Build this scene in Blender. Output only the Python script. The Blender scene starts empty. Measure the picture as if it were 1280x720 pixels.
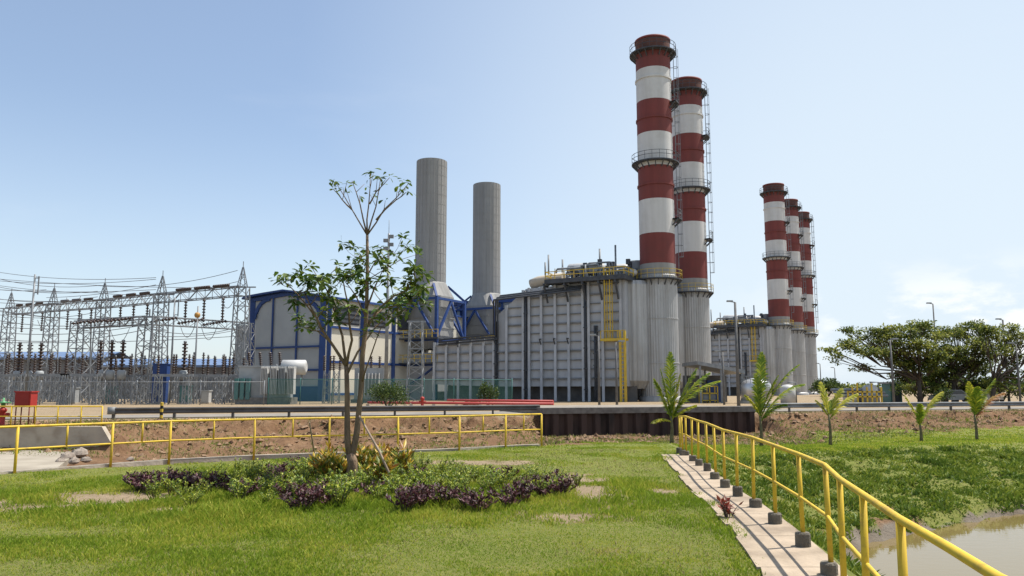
import bpy, math, random
import numpy as np
from mathutils import Vector
R = math.radians
random.seed(7); rng = np.random.default_rng(11)
S = bpy.context.scene
COL = S.collection

# ------------------------------------------------------------------ camera, sky, sun, exposure
EYE, FPX, PITCH = 2.0, 978.0, R(7.28)
cam_d = bpy.data.cameras.new('camera'); cam = bpy.data.objects.new('camera', cam_d); COL.objects.link(cam)
cam.location = (0, 0, EYE); cam.rotation_euler = (math.pi/2 + PITCH, 0, 0)
cam_d.sensor_width = 36; cam_d.lens = FPX/1280*36; cam_d.clip_start = .1; cam_d.clip_end = 9000
S.camera = cam
SUN_EL, SUN_AZ = R(64), R(70)
W = bpy.data.worlds.new('World'); S.world = W; W.use_nodes = True
def setup_world():
    nt = W.node_tree; N = nt.nodes; L = nt.links
    bg = N['Background']; bg.inputs[1].default_value = .088
    sky = N.new('ShaderNodeTexSky'); sky.sky_type = 'NISHITA'; sky.sun_disc = False
    sky.sun_elevation = SUN_EL; sky.sun_rotation = SUN_AZ
    sky.air_density = 1.0; sky.dust_density = .9; sky.ozone_density = 1.2; sky.altitude = 0
    tc = N.new('ShaderNodeTexCoord'); sp = N.new('ShaderNodeSeparateXYZ'); L.new(tc.outputs['Generated'], sp.inputs[0])
    def m(op, a, b=None, c=None):
        n = N.new('ShaderNodeMath'); n.operation = op
        for i, v in enumerate((a, b, c)):
            if v is None: continue
            if isinstance(v, (int, float)): n.inputs[i].default_value = v
            else: L.new(v, n.inputs[i])
        return n.outputs[0]
    def rng_(v, a, b, c=0, d=1):
        n = N.new('ShaderNodeMapRange'); n.interpolation_type = 'SMOOTHSTEP'; L.new(v, n.inputs[0])
        for i, q in enumerate((a, b, c, d)): n.inputs[i+1].default_value = q
        return n.outputs[0]
    mp = N.new('ShaderNodeMapping'); mp.inputs['Scale'].default_value = (1, 1, 2.3); L.new(tc.outputs['Generated'], mp.inputs[0])
    def noise(sc, det, src):
        n = N.new('ShaderNodeTexNoise'); n.inputs['Scale'].default_value = sc; n.inputs['Detail'].default_value = det
        n.inputs['Roughness'].default_value = .58; L.new(src, n.inputs['Vector']); return n.outputs['Fac']
    cum = rng_(noise(9, 9, mp.outputs[0]), .47, .61)
    low = m('MULTIPLY', rng_(sp.outputs[2], .0, .05), rng_(sp.outputs[2], .16, .08))
    side = rng_(sp.outputs[0], .22, .5)
    c1 = m('MULTIPLY', m('MULTIPLY', cum, low), m('MULTIPLY', side, .95))
    mp2 = N.new('ShaderNodeMapping'); mp2.inputs['Scale'].default_value = (1, 2, 5); L.new(tc.outputs['Generated'], mp2.inputs[0])
    wisp = m('MULTIPLY', rng_(noise(3.2, 8, mp2.outputs[0]), .55, .85), .07)
    c = m('ADD', c1, wisp)
    veil = m('MAXIMUM', m('MULTIPLY', m('MULTIPLY', rng_(sp.outputs[0], -.5, .42), rng_(sp.outputs[2], 1.3, .1)), .92), m('ADD', m('MULTIPLY', rng_(sp.outputs[2], .35, .0), .45), .14))
    mix0 = N.new('ShaderNodeMix'); mix0.data_type = 'RGBA'; L.new(veil, mix0.inputs[0]); L.new(sky.outputs[0], mix0.inputs[6])
    mix0.inputs[7].default_value = (4.6, 5.25, 5.8, 1)
    mix = N.new('ShaderNodeMix'); mix.data_type = 'RGBA'; L.new(c, mix.inputs[0]); L.new(mix0.outputs[2], mix.inputs[6])
    mix.inputs[7].default_value = (6.4, 6.45, 6.5, 1)
    L.new(mix.outputs[2], bg.inputs[0])
setup_world()
sun_dir = Vector((math.sin(SUN_AZ)*math.cos(SUN_EL), math.cos(SUN_AZ)*math.cos(SUN_EL), math.sin(SUN_EL)))
sl = bpy.data.lights.new('sun', 'SUN'); sl.energy = 3.6; sl.angle = R(.55); sl.color = (1, .95, .87)
so = bpy.data.objects.new('sun', sl); COL.objects.link(so); so.rotation_euler = sun_dir.to_track_quat('Z', 'Y').to_euler(); so.location = (40, 10, 90)
S.view_settings.view_transform = 'Standard'; S.view_settings.look = 'None'; S.view_settings.gamma = 1
S.view_settings.use_curve_mapping = False; S.view_settings.exposure = 0.95

# ------------------------------------------------------------------ helpers
CP, SP = math.cos(PITCH), math.sin(PITCH)
def at(px, py, Y):
    """place that photo pixel (1280x720) shows at distance Y"""
    u = (px-640)/FPX; v = (360-py)/FPX
    d = (u, CP - v*SP, SP + v*CP); t = Y/d[1]
    return Vector((d[0]*t, Y, EYE + d[2]*t))
def gp(px, py, z=0.):
    u = (px-640)/FPX; v = (360-py)/FPX
    d = (u, CP - v*SP, SP + v*CP); t = (z-EYE)/d[2]
    return Vector((d[0]*t, d[1]*t, z))
def gx(px, Y): return at(px, 495, Y).x
def V(*a): return Vector(a)

class MB:
    def __init__(s): s.v = []; s.f = []; s.m = []; s.mi = 0; s.sm = []
    def add(s, vs, fs, smooth=False):
        o = len(s.v); s.v += [tuple(p) for p in vs]
        for f in fs: s.f.append([i+o for i in f]); s.m.append(s.mi); s.sm.append(smooth)
        return s
    def box(s, c, d, rz=0.):
        x, y, z = (q/2 for q in d); ca, sa = math.cos(rz), math.sin(rz)
        P = []
        for k in (-z, z):
            for i, j in ((-x, -y), (x, -y), (x, y), (-x, y)):
                P.append((c[0]+i*ca-j*sa, c[1]+i*sa+j*ca, c[2]+k))
        return s.add(P, [(3,2,1,0),(4,5,6,7),(0,1,5,4),(1,2,6,5),(2,3,7,6),(3,0,4,7)])
    def bar(s, a, b, w, h=None):
        a = Vector(a); b = Vector(b); h = h or w; d = (b-a)
        if d.length < 1e-6: return s
        d.normalize(); up = V(0,0,1) if abs(d.z) < .95 else V(0,1,0)
        x = d.cross(up).normalized(); y = x.cross(d)
        P = []
        for p in (a, b):
            for i, j in ((-1,-1),(1,-1),(1,1),(-1,1)): P.append(p + x*(i*w/2) + y*(j*h/2))
        return s.add(P, [(3,2,1,0),(4,5,6,7),(0,1,5,4),(1,2,6,5),(2,3,7,6),(3,0,4,7)])
    def tube(s, pts, r, n=8, caps=True, smooth=True):
        pts = [Vector(p) for p in pts]; rs = r if isinstance(r, (list, tuple)) else [r]*len(pts)
        P = []; F = []
        ref = None
        for i, p in enumerate(pts):
            d = (pts[min(i+1, len(pts)-1)] - pts[max(i-1, 0)]).normalized()
            if ref is None or abs(ref.dot(d)) > .95: ref = V(0,0,1) if abs(d.z) < .9 else V(0,1,0)
            x = d.cross(ref).normalized(); y = x.cross(d)
            for k in range(n):
                a = 2*math.pi*k/n; P.append(p + (x*math.cos(a) + y*math.sin(a))*rs[i])
        for i in range(len(pts)-1):
            for k in range(n):
                q = (k+1) % n; F.append((i*n+k, i*n+q, (i+1)*n+q, (i+1)*n+k))
        s.add(P, F, smooth)
        if caps and n > 2:
            o = len(s.v) - len(P)
            s.f.append([o+k for k in range(n)][::-1]); s.m.append(s.mi); s.sm.append(False)
            s.f.append([o+(len(pts)-1)*n+k for k in range(n)]); s.m.append(s.mi); s.sm.append(False)
        return s
    def lathe(s, prof, c=(0,0,0), n=32, smooth=True, rib=0., mats=None):
        P = []
        for r, z in prof:
            for k in range(n):
                a = 2*math.pi*k/n; rr = r + (rib if (k//2) % 2 else 0)*(1 if r > .3 else 0)
                P.append((c[0]+rr*math.cos(a), c[1]+rr*math.sin(a), c[2]+z))
        for i in range(len(prof)-1):
            if mats: s.mi = mats[i]
            if i == 0: s.add(P, [])
            o = len(s.v)-len(P)
            for k in range(n):
                q = (k+1) % n
                s.f.append([o+i*n+k, o+i*n+q, o+(i+1)*n+q, o+(i+1)*n+k]); s.m.append(s.mi); s.sm.append(smooth)
        return s
    def prism(s, poly, z0, z1):
        n = len(poly); P = [(p[0], p[1], z0) for p in poly] + [(p[0], p[1], z1) for p in poly]
        F = [list(range(n))[::-1], list(range(n, 2*n))] + [(i, (i+1) % n, n+(i+1) % n, n+i) for i in range(n)]
        return s.add(P, F)
    def extr(s, poly, y0, y1):
        """profile in (x,z) extruded along y"""
        n = len(poly); P = [(p[0], y0, p[1]) for p in poly] + [(p[0], y1, p[1]) for p in poly]
        return s.add(P, [list(range(n)), list(range(n, 2*n))[::-1]] + [(i, n+i, n+(i+1) % n, (i+1) % n) for i in range(n)])
    def build(s, name, mat, parent=None, org=None):
        o3 = Vector(org) if org is not None else (wloc(parent) if parent else V(0,0,0))
        me = bpy.data.meshes.new(name)
        me.from_pydata([(a-o3.x, b-o3.y, c-o3.z) for a, b, c in s.v], [], s.f)
        for m_ in (mat if isinstance(mat, (list, tuple)) else [mat]): me.materials.append(m_)
        if len(s.f):
            me.polygons.foreach_set('material_index', s.m); me.polygons.foreach_set('use_smooth', s.sm)
        me.update()
        o = bpy.data.objects.new(name, me); COL.objects.link(o)
        if parent: o.parent = parent
        else: o.location = o3
        return o
def wloc(o):
    v = V(0,0,0)
    while o: v += o.location; o = o.parent
    return v
def tag(o, label=None, cat=None, group=None, kind=None):
    if label: o['label'] = label
    if cat: o['category'] = cat
    if group: o['group'] = group
    if kind: o['kind'] = kind
    return o
def thing(name, label, cat, loc=(0,0,0), group=None):
    o = bpy.data.objects.new(name, None); COL.objects.link(o); o.location = loc; o.empty_display_size = .3
    return tag(o, label, cat, group)
def dup(root, loc, rz=None, label=None, group=None, sc=None):
    def cp(o, par):
        c = o.copy(); COL.objects.link(c); c.parent = par
        for ch in o.children: cp(ch, c)
        return c
    kids = list(root.children)
    r = root.copy(); COL.objects.link(r); r.location = loc
    if rz is not None: r.rotation_euler = (0, 0, rz)
    if sc: r.scale = (sc,)*3 if isinstance(sc, (int, float)) else sc
    if label: r['label'] = label
    if group: r['group'] = group
    for ch in kids: cp(ch, r)
    return r
def npmesh(name, verts, faces, mat, parent=None, org=(0,0,0), smooth=False):
    """verts (n,3) array, faces (m,k) int array"""
    o3 = np.array(wloc(parent) if parent else org, float)
    me = bpy.data.meshes.new(name); k = faces.shape[1]
    me.vertices.add(len(verts)); me.vertices.foreach_set('co', (verts-o3).astype(np.float32).ravel())
    me.loops.add(faces.size); me.loops.foreach_set('vertex_index', faces.astype(np.int32).ravel())
    me.polygons.add(len(faces)); me.polygons.foreach_set('loop_start', (np.arange(len(faces))*k).astype(np.int32))
    me.polygons.foreach_set('use_smooth', np.full(len(faces), smooth))
    me.materials.append(mat); me.update(calc_edges=True)
    o = bpy.data.objects.new(name, me); COL.objects.link(o)
    if parent: o.parent = parent
    else: o.location = org
    return o

# ------------------------------------------------------------------ materials
MATS = {}
def mat(name, c1, c2=None, scale=3., rough=.7, metal=0., bump=0., spec=.35, stretch=(1,1,1), c3=None, rnd=0., transl=0., coord='Object', ramp=(.35,.65)):
    if name in MATS: return MATS[name]
    M = bpy.data.materials.new(name); M.use_nodes = True; nt = M.node_tree; N = nt.nodes; L = nt.links
    b = N['Principled BSDF']; b.inputs['Roughness'].default_value = rough; b.inputs['Metallic'].default_value = metal
    b.inputs['Specular IOR Level'].default_value = spec
    c2 = c2 or tuple(q*.82 for q in c1)
    tc = N.new('ShaderNodeTexCoord'); mp = N.new('ShaderNodeMapping'); mp.inputs['Scale'].default_value = stretch
    if coord == 'World':
        g = N.new('ShaderNodeNewGeometry'); L.new(g.outputs['Position'], mp.inputs[0])
    else: L.new(tc.outputs[coord], mp.inputs[0])
    nz = N.new('ShaderNodeTexNoise'); nz.inputs['Scale'].default_value = scale; nz.inputs['Detail'].default_value = 6
    L.new(mp.outputs[0], nz.inputs['Vector'])
    fac = nz.outputs['Fac']
    if rnd:
        oi = N.new('ShaderNodeNewGeometry'); a = N.new('ShaderNodeMath'); a.operation = 'MULTIPLY_ADD'
        L.new(oi.outputs['Random Per Island'], a.inputs[0]); a.inputs[1].default_value = rnd; 
        s_ = N.new('ShaderNodeMath'); s_.operation = 'SUBTRACT'; L.new(fac, s_.inputs[0]); s_.inputs[1].default_value = rnd/2
        L.new(s_.outputs[0], a.inputs[2]); fac = a.outputs[0]
    cr = N.new('ShaderNodeValToRGB'); e = cr.color_ramp.elements
    e[0].position, e[1].position = ramp; e[0].color = (*c1, 1); e[1].color = (*c2, 1)
    if c3: q = e.new(.5*(ramp[0]+ramp[1])); q.color = (*c3, 1)
    L.new(fac, cr.inputs[0]); L.new(cr.outputs[0], b.inputs['Base Color'])
    if bump:
        bp = N.new('ShaderNodeBump'); bp.inputs['Strength'].default_value = bump; bp.inputs['Distance'].default_value = .05
        n2 = N.new('ShaderNodeTexNoise'); n2.inputs['Scale'].default_value = scale*6; n2.inputs['Detail'].default_value = 5
        L.new(mp.outputs[0], n2.inputs['Vector']); L.new(n2.outputs['Fac'], bp.inputs['Height']); L.new(bp.outputs[0], b.inputs['Normal'])
    if transl:
        t = N.new('ShaderNodeBsdfTranslucent'); mx = N.new('ShaderNodeMixShader'); mx.inputs[0].default_value = transl
        L.new(cr.outputs[0], t.inputs[0]); L.new(b.outputs[0], mx.inputs[1]); L.new(t.outputs[0], mx.inputs[2])
        L.new(mx.outputs[0], N['Material Output'].inputs[0])
    MATS[name] = M; return M
def sheet_mat(name, c1, c2, dirt, vscale=2.2, rough=.5, metal=.3, streak=.55, dscale=.35, lo=.45):
    """weathered sheet metal: vertical streaks, blotches"""
    if name in MATS: return MATS[name]
    M = mat(name, c1, c2, scale=vscale, rough=rough, metal=metal, stretch=(1,1,.06), ramp=(.3,.7))
    nt = M.node_tree; N = nt.nodes; L = nt.links; b = N['Principled BSDF']
    src = b.inputs['Base Color'].links[0].from_socket
    tc = N.new('ShaderNodeTexCoord'); n = N.new('ShaderNodeTexNoise'); n.inputs['Scale'].default_value = dscale; n.inputs['Detail'].default_value = 9; n.inputs['Roughness'].default_value = .7
    L.new(tc.outputs['Object'], n.inputs['Vector'])
    mr = N.new('ShaderNodeMapRange'); mr.inputs[1].default_value = lo; mr.inputs[2].default_value = .75; mr.inputs[4].default_value = streak
    L.new(n.outputs['Fac'], mr.inputs[0])
    mx = N.new('ShaderNodeMix'); mx.data_type = 'RGBA'; L.new(mr.outputs[0], mx.inputs[0]); L.new(src, mx.inputs[6]); mx.inputs[7].default_value = (*dirt, 1)
    L.new(mx.outputs[2], b.inputs['Base Color'])
    return M
mYELd = mat('plant_yellow', (.6,.42,.04), (.5,.34,.05), 1, .6)
mCONC = mat('concrete', (.42,.36,.28), (.3,.25,.19), 1.6, .9, bump=.4, c3=(.38,.33,.26), coord='World')
mCONCd = mat('dark_concrete', (.19,.175,.16), (.12,.11,.1), 3, .9, bump=.4, coord='World')
mFOOT = mat('mossy_footing', (.1,.085,.065), (.17,.15,.12), 6, .95, bump=.5, coord='World')
mRUST = mat('rusty_red', (.2,.05,.03), (.14,.05,.035), 1.5, .8)
mYEL = sheet_mat('yellow_paint', (.66,.45,.03), (.55,.37,.035), (.27,.15,.05), 5, .62, 0, .8, 5.5, .5)
mRED = sheet_mat('chimney_red', (.2,.047,.04), (.155,.037,.032), (.1,.04,.033), 1.3, .7, 0, .55)
mWHT = sheet_mat('chimney_white', (.62,.61,.59), (.53,.52,.5), (.36,.33,.29), 1.3, .7, 0, .45)
mSOOT = sheet_mat('sooty_red', (.16,.055,.035), (.1,.045,.035), (.05,.035,.03), 1.3, .8, 0, .7)
mCASE = sheet_mat('silver_cladding', (.46,.46,.455), (.33,.325,.315), (.27,.245,.215), 2.4)
mCASE2 = sheet_mat('grey_cladding', (.3,.295,.28), (.24,.235,.225), (.2,.19,.175), 1.6, rough=.6, metal=.1, streak=.4)
mHRSG = sheet_mat('boiler_panel', (.46,.47,.49), (.37,.38,.4), (.27,.265,.26), .8, rough=.6, metal=.1, streak=.5)
mHCOL = mat('boiler_steel', (.45,.465,.49), (.36,.375,.4), .8, .6)
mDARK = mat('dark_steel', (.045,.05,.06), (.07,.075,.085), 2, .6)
mBLACKISH = mat('skirt_shade_and_back_wall', (.1,.1,.1), (.15,.145,.14), 1, .9)
mBLUE = mat('blue_steel', (.016,.045,.16), (.022,.055,.185), 1, .55)
mBLUEL = mat('blue_roofing', (.1,.16,.28), (.14,.2,.32), .6, .5)
mPANEL = mat('wall_panel', (.36,.375,.375), (.32,.335,.34), .5, .7)
mCREAM = mat('cream_panel', (.62,.58,.48), (.55,.52,.44), .5, .7)
mGALV = mat('galvanised_steel', (.27,.28,.29), (.19,.2,.21), 2, .5, .35)
mGALVd = mat('dull_galvanised', (.24,.25,.26), (.17,.18,.19), 2, .6, .3)
mPOLE = mat('weathered_pole', (.15,.145,.14), (.1,.1,.1), 2, .7)
mINS = mat('brown_porcelain', (.045,.03,.026), (.065,.042,.035), 3, .35)
mWIRE = mat('cable', (.12,.12,.13), None, 2, .6)
mGREYEQ = mat('grey_equipment', (.33,.345,.355), (.27,.285,.29), 1.5, .5)
mWHITEEQ = mat('white_equipment', (.5,.5,.485), (.42,.42,.41), 1.5, .5)
mTEAL = mat('teal_equipment', (.06,.17,.16), (.05,.13,.13), 1, .6)
mFIRE = mat('fire_red', (.4,.035,.025), (.32,.03,.025), 2, .5)
mREDP = mat('red_pipe', (.5,.08,.07), (.42,.065,.06), 1, .5)
mGREENV = mat('green_valve', (.1,.33,.14), None, 2, .5)
mPILE = mat('rusty_sheet_pile', (.022,.016,.014), (.055,.034,.027), 1.2, .85, bump=.4, stretch=(1,1,.25), c3=(.055,.035,.03))
mRAIL = mat('guardrail_steel', (.095,.09,.085), (.06,.057,.055), 1.5, .6, 0.)
mRAIL2 = mat('pale_guardrail_steel', (.2,.21,.215), (.13,.14,.145), 1.5, .6, 0.1)
mBARK = mat('smooth_bark', (.24,.165,.105), (.13,.09,.06), 9, .9, bump=.5, stretch=(1,1,.3))
mBARKD = mat('dark_bark', (.11,.085,.065), (.07,.055,.045), 3, .95)
mSTICK = mat('weathered_stick', (.34,.26,.19), (.22,.165,.12), 8, .9)
mLEAF = mat('tree_leaf', (.04,.085,.016), (.15,.21,.03), 2.5, .42, c3=(.075,.135,.02), rnd=.5, transl=.32, spec=.4)
mRAIN = mat('broad_tree_leaf', (.055,.085,.016), (.27,.28,.055), .35, .6, c3=(.115,.15,.03), rnd=.5, transl=.42, spec=.25)
mBUSH = mat('bush_leaf', (.03,.06,.014), (.1,.14,.028), 1.5, .55, c3=(.06,.095,.02), rnd=.5, transl=.25)
mBED = mat('bed_leaf', (.1,.165,.02), (.4,.42,.05), 2, .5, c3=(.22,.29,.032), rnd=.6, transl=.28)
mPURP = mat('purple_leaf', (.04,.014,.018), (.12,.045,.05), 3, .55, c3=(.065,.022,.028), rnd=.6, transl=.15)
mCROT = mat('croton_leaf', (.13,.16,.02), (.5,.34,.04), 3, .45, c3=(.34,.12,.03), rnd=.9, transl=.2)
mREDLF = mat('red_leaf', (.3,.05,.03), (.16,.05,.03), 3, .5, rnd=.8, transl=.2)
mPALM = mat('palm_leaf', (.13,.21,.02), (.42,.44,.04), 1.2, .5, c3=(.25,.32,.03), rnd=.5, transl=.42)
mPALMY = mat('yellow_palm_leaf', (.3,.33,.03), (.62,.54,.07), 1.2, .5, c3=(.44,.43,.045), rnd=.5, transl=.35)
mPALMR = mat('rusty_palm_leaf', (.42,.15,.05), (.3,.2,.05), 1.2, .5, rnd=.6, transl=.25)
mPTRK = mat('palm_stem', (.17,.15,.07), (.1,.085,.05), 6, .9)
mGRASS = mat('grass_blade', (.16,.24,.02), (.42,.41,.065), .55, .65, c3=(.245,.335,.028), rnd=.45, transl=.45, spec=.2, coord='World', ramp=(.3,.7))
mWEED = mat('bank_weed', (.09,.15,.016), (.27,.31,.042), .9, .55, c3=(.155,.22,.025), rnd=.5, transl=.3, coord='World', ramp=(.3,.7))
mSTRAW = mat('dry_grass', (.3,.24,.11), (.2,.2,.07), .7, .7, rnd=.6, transl=.3, coord='World')
mROCK = mat('pale_rock', (.3,.255,.21), (.17,.135,.11), 4, .9, bump=.5)
mGLASS = mat('dark_glass', (.03,.035,.04), None, 1, .1, spec=.6)
mTYRE = mat('tyre_rubber', (.02,.02,.02), None, 1, .9)
mORNG = mat('orange_paint', (.42,.22,.05), None, 1, .5)

# ------------------------------------------------------------------ terrain function
def sm(a, b, x):
    t = np.clip((x-a)/(b-a), 0, 1); return t*t*(3-2*t)
_tab = rng.random((256, 256))
def vn(x, y):
    xi = np.floor(x).astype(int); yi = np.floor(y).astype(int); fx = x-xi; fy = y-yi
    fx = fx*fx*(3-2*fx); fy = fy*fy*(3-2*fy)
    g = lambda i, j: _tab[i % 256, j % 256]
    return (g(xi,yi)*(1-fx)+g(xi+1,yi)*fx)*(1-fy) + (g(xi,yi+1)*(1-fx)+g(xi+1,yi+1)*fx)*fy
def fbm(x, y, o=4):
    s = 0; a = .5; t = 0
    for k in range(o): s = s + a*vn(x*2**k+17*k, y*2**k+5*k); t += a; a *= .55
    return s/t
# right hand path / railing line as points (x, y)
POST_PX = [(858,573,522),(866,580,524.5),(874,586,527),(884,593,529.6),(894,603,533),(906,614,537),(923,625,542),(944,639,548),(970,660,555.6),(1003,689,565)]
FENCE_R = []
for px, fy, ty in POST_PX: FENCE_R.append(gp(px, fy-2, 0))
NEAR = [at(1031,577,8.6), at(1049,592,7.4), at(1078,609,6.3), at(1125,649,5.1), at(1185,683,4.3), at(1250,720,3.6)]
_fp = [(p.x, p.y) for p in FENCE_R] + [(p.x, p.y) for p in NEAR]; _fp.sort(key=lambda q: q[1])
_fy = np.array([-60, 0.] + [q[1] for q in _fp] + [60]); 
_d = (FENCE_R[0].x-FENCE_R[9].x)/(FENCE_R[0].y-FENCE_R[9].y)
_fx = np.array([-10, 1.5] + [q[0] for q in _fp] + [FENCE_R[0].x+_d*(60-FENCE_R[0].y)])
def FX(y): return np.interp(y, _fy, _fx)
SHORE = np.array([(4.2,-60),(4.6,0),(5.3,8),(5.9,12.5),(6.1,15),(7.2,16.8),(9.5,18.2),(13.9,21.3),(20,25),(35,32),(60,43),(140,80)], float)
def shore_d(x, y):
    best = np.full(x.shape, 1e9); sg = np.ones(x.shape)
    for a, b in zip(SHORE[:-1], SHORE[1:]):
        dx, dy = b-a; t = np.clip(((x-a[0])*dx+(y-a[1])*dy)/(dx*dx+dy*dy), 0, 1)
        qx = x-(a[0]+t*dx); qy = y-(a[1]+t*dy); d = np.hypot(qx, qy)
        cr = dx*qy-dy*qx
        m = d < best; best = np.where(m, d, best); sg = np.where(m, np.sign(cr), sg)
    return best*sg
LF0, LF1 = gp(18, 593), gp(677, 558)
_ld = (LF1-LF0).normalized()
def ln(x, y): return -(x-LF0.x)*_ld.y + (y-LF0.y)*_ld.x       # metres beyond the left railing
def yroad(x): return 43+.3115*(x+21)
def mroad(x, y): return (yroad(x)-y)*.955
WZ = -1.2
PZ = .3
def terrain(x, y):
    n = fbm(x*.35, y*.35); n2 = fbm(x*1.3+9, y*1.3)
    X0, X1 = 1.6, 16.4
    wl = sm(2.5, -1, x)
    amp = -.55 - .5*sm(-17, -11.5, x)
    chan = amp*sm(.35, 1.7, ln(x, y))
    decl = -(.9-.35*sm(13, 20, x))*sm(26, 45, y)
    lawn = wl*chan + (1-wl)*decl + (n-.5)*.1*(y < 60)
    s = shore_d(x, y) + (n2-.5)*.9
    zc = np.interp(s, [-3,0,.35,6.2,7.6,9], [-1.75,WZ,-.93,-.3,-.14,-.12]) + decl + ((n2-.5)*.34+(fbm(x*2.9,y*2.9+9)-.5)*.25)*sm(0, 2, s)*sm(9,5.5,s)
    ramp = lawn - .75*np.maximum(0, x-FX(y)-.25)
    z = np.where(x < FX(y)+.25, lawn, np.maximum(zc, ramp))
    m = mroad(x, y); mm = m + (fbm(x*.45, y*.45+40)-.5)*4.5 + (n2-.5)*2.6 + (fbm(x*3.1, y*3.1)-.5)*.9
    f = np.interp(mm, [2.3, 3.1, 5.5, 13.5], [1, .58, .4, 0])
    fw = np.interp(m, [1.3, 1.7], [1, 0]) 
    ww = sm(X0-.5, X0, x)*sm(X1+.5, X1, x)
    f = np.maximum(f, 0)*(1-ww) + fw*ww
    f = np.maximum(f, sm(-14.2, -17, x)*sm(31.7, 32.3, y))
    z = z*(1-f) + (PZ + (n-.5)*.06)*f
    z = z + np.where((f > .02) & (f < .98) & (ww < .5), ((n2-.5)*.75 + (fbm(x*2.6+7, y*2.6)-.5)*.5)*np.sin(np.pi*np.clip(f,0,1)), 0)
    return z
def th(x, y): return float(terrain(np.array([float(x)]), np.array([float(y)]))[0])
BARE = [(1.6,15.4,.6,1.7),(1.35,17.8,.5,1.3),(-7.2,14.9,1.3,.8),(-8.9,13.7,1.7,.7),(-10.5,12.6,1.6,.5),(2.9,15.4,.3,.5),(-5.6,13.4,.5,.35),(-1.0,21.5,1.8,.5),(1.0,12.6,.6,.5)]
def masks(x, y):
    """how much grass / gravel / mud covers the soil"""
    n = fbm(x*.5+3, y*.5+8); n2 = fbm(x*1.7, y*1.7+30)
    g = np.ones(x.shape)
    for bx, by, ra, rb in BARE:
        g = np.minimum(g, sm(.15, 1.8, np.hypot((x-bx)/ra, (y-by)/rb) + (n2-.5)*1.6 + (fbm(x*5,y*5)-.5)*1.8))
    bare = g.copy()
    g = np.minimum(g, np.clip(.35+1.5*fbm(x*.9+50, y*.9), 0, 1))
    g = g*np.where(x < 3, sm(.5, .15, ln(x, y)+(n2-.5)*.3), 1)
    m = mroad(x, y) + (n-.5)*5
    g = g*sm(9.5, 13.5, m+ (n2-.5)*3 + 2*sm(6, 14, x))
    s = shore_d(x, y); onbank = (x > FX(y)+.25)
    g = np.where(onbank, g*sm(-.15, .2, s+(n2-.5)*.7)*sm(.27, .44, .45*n+.55*n2 + .02*s), g)
    bed = np.hypot((x+3.3)/4.9, (y-16.2)/3.0); 
    gravel = np.maximum(sm(1.5, -.5, m), np.clip(1-bare,0,1)*1.0)
    mud = sm(.35, .0, s+(n2-.5)*.4)*onbank
    return g, gravel, mud

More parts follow.
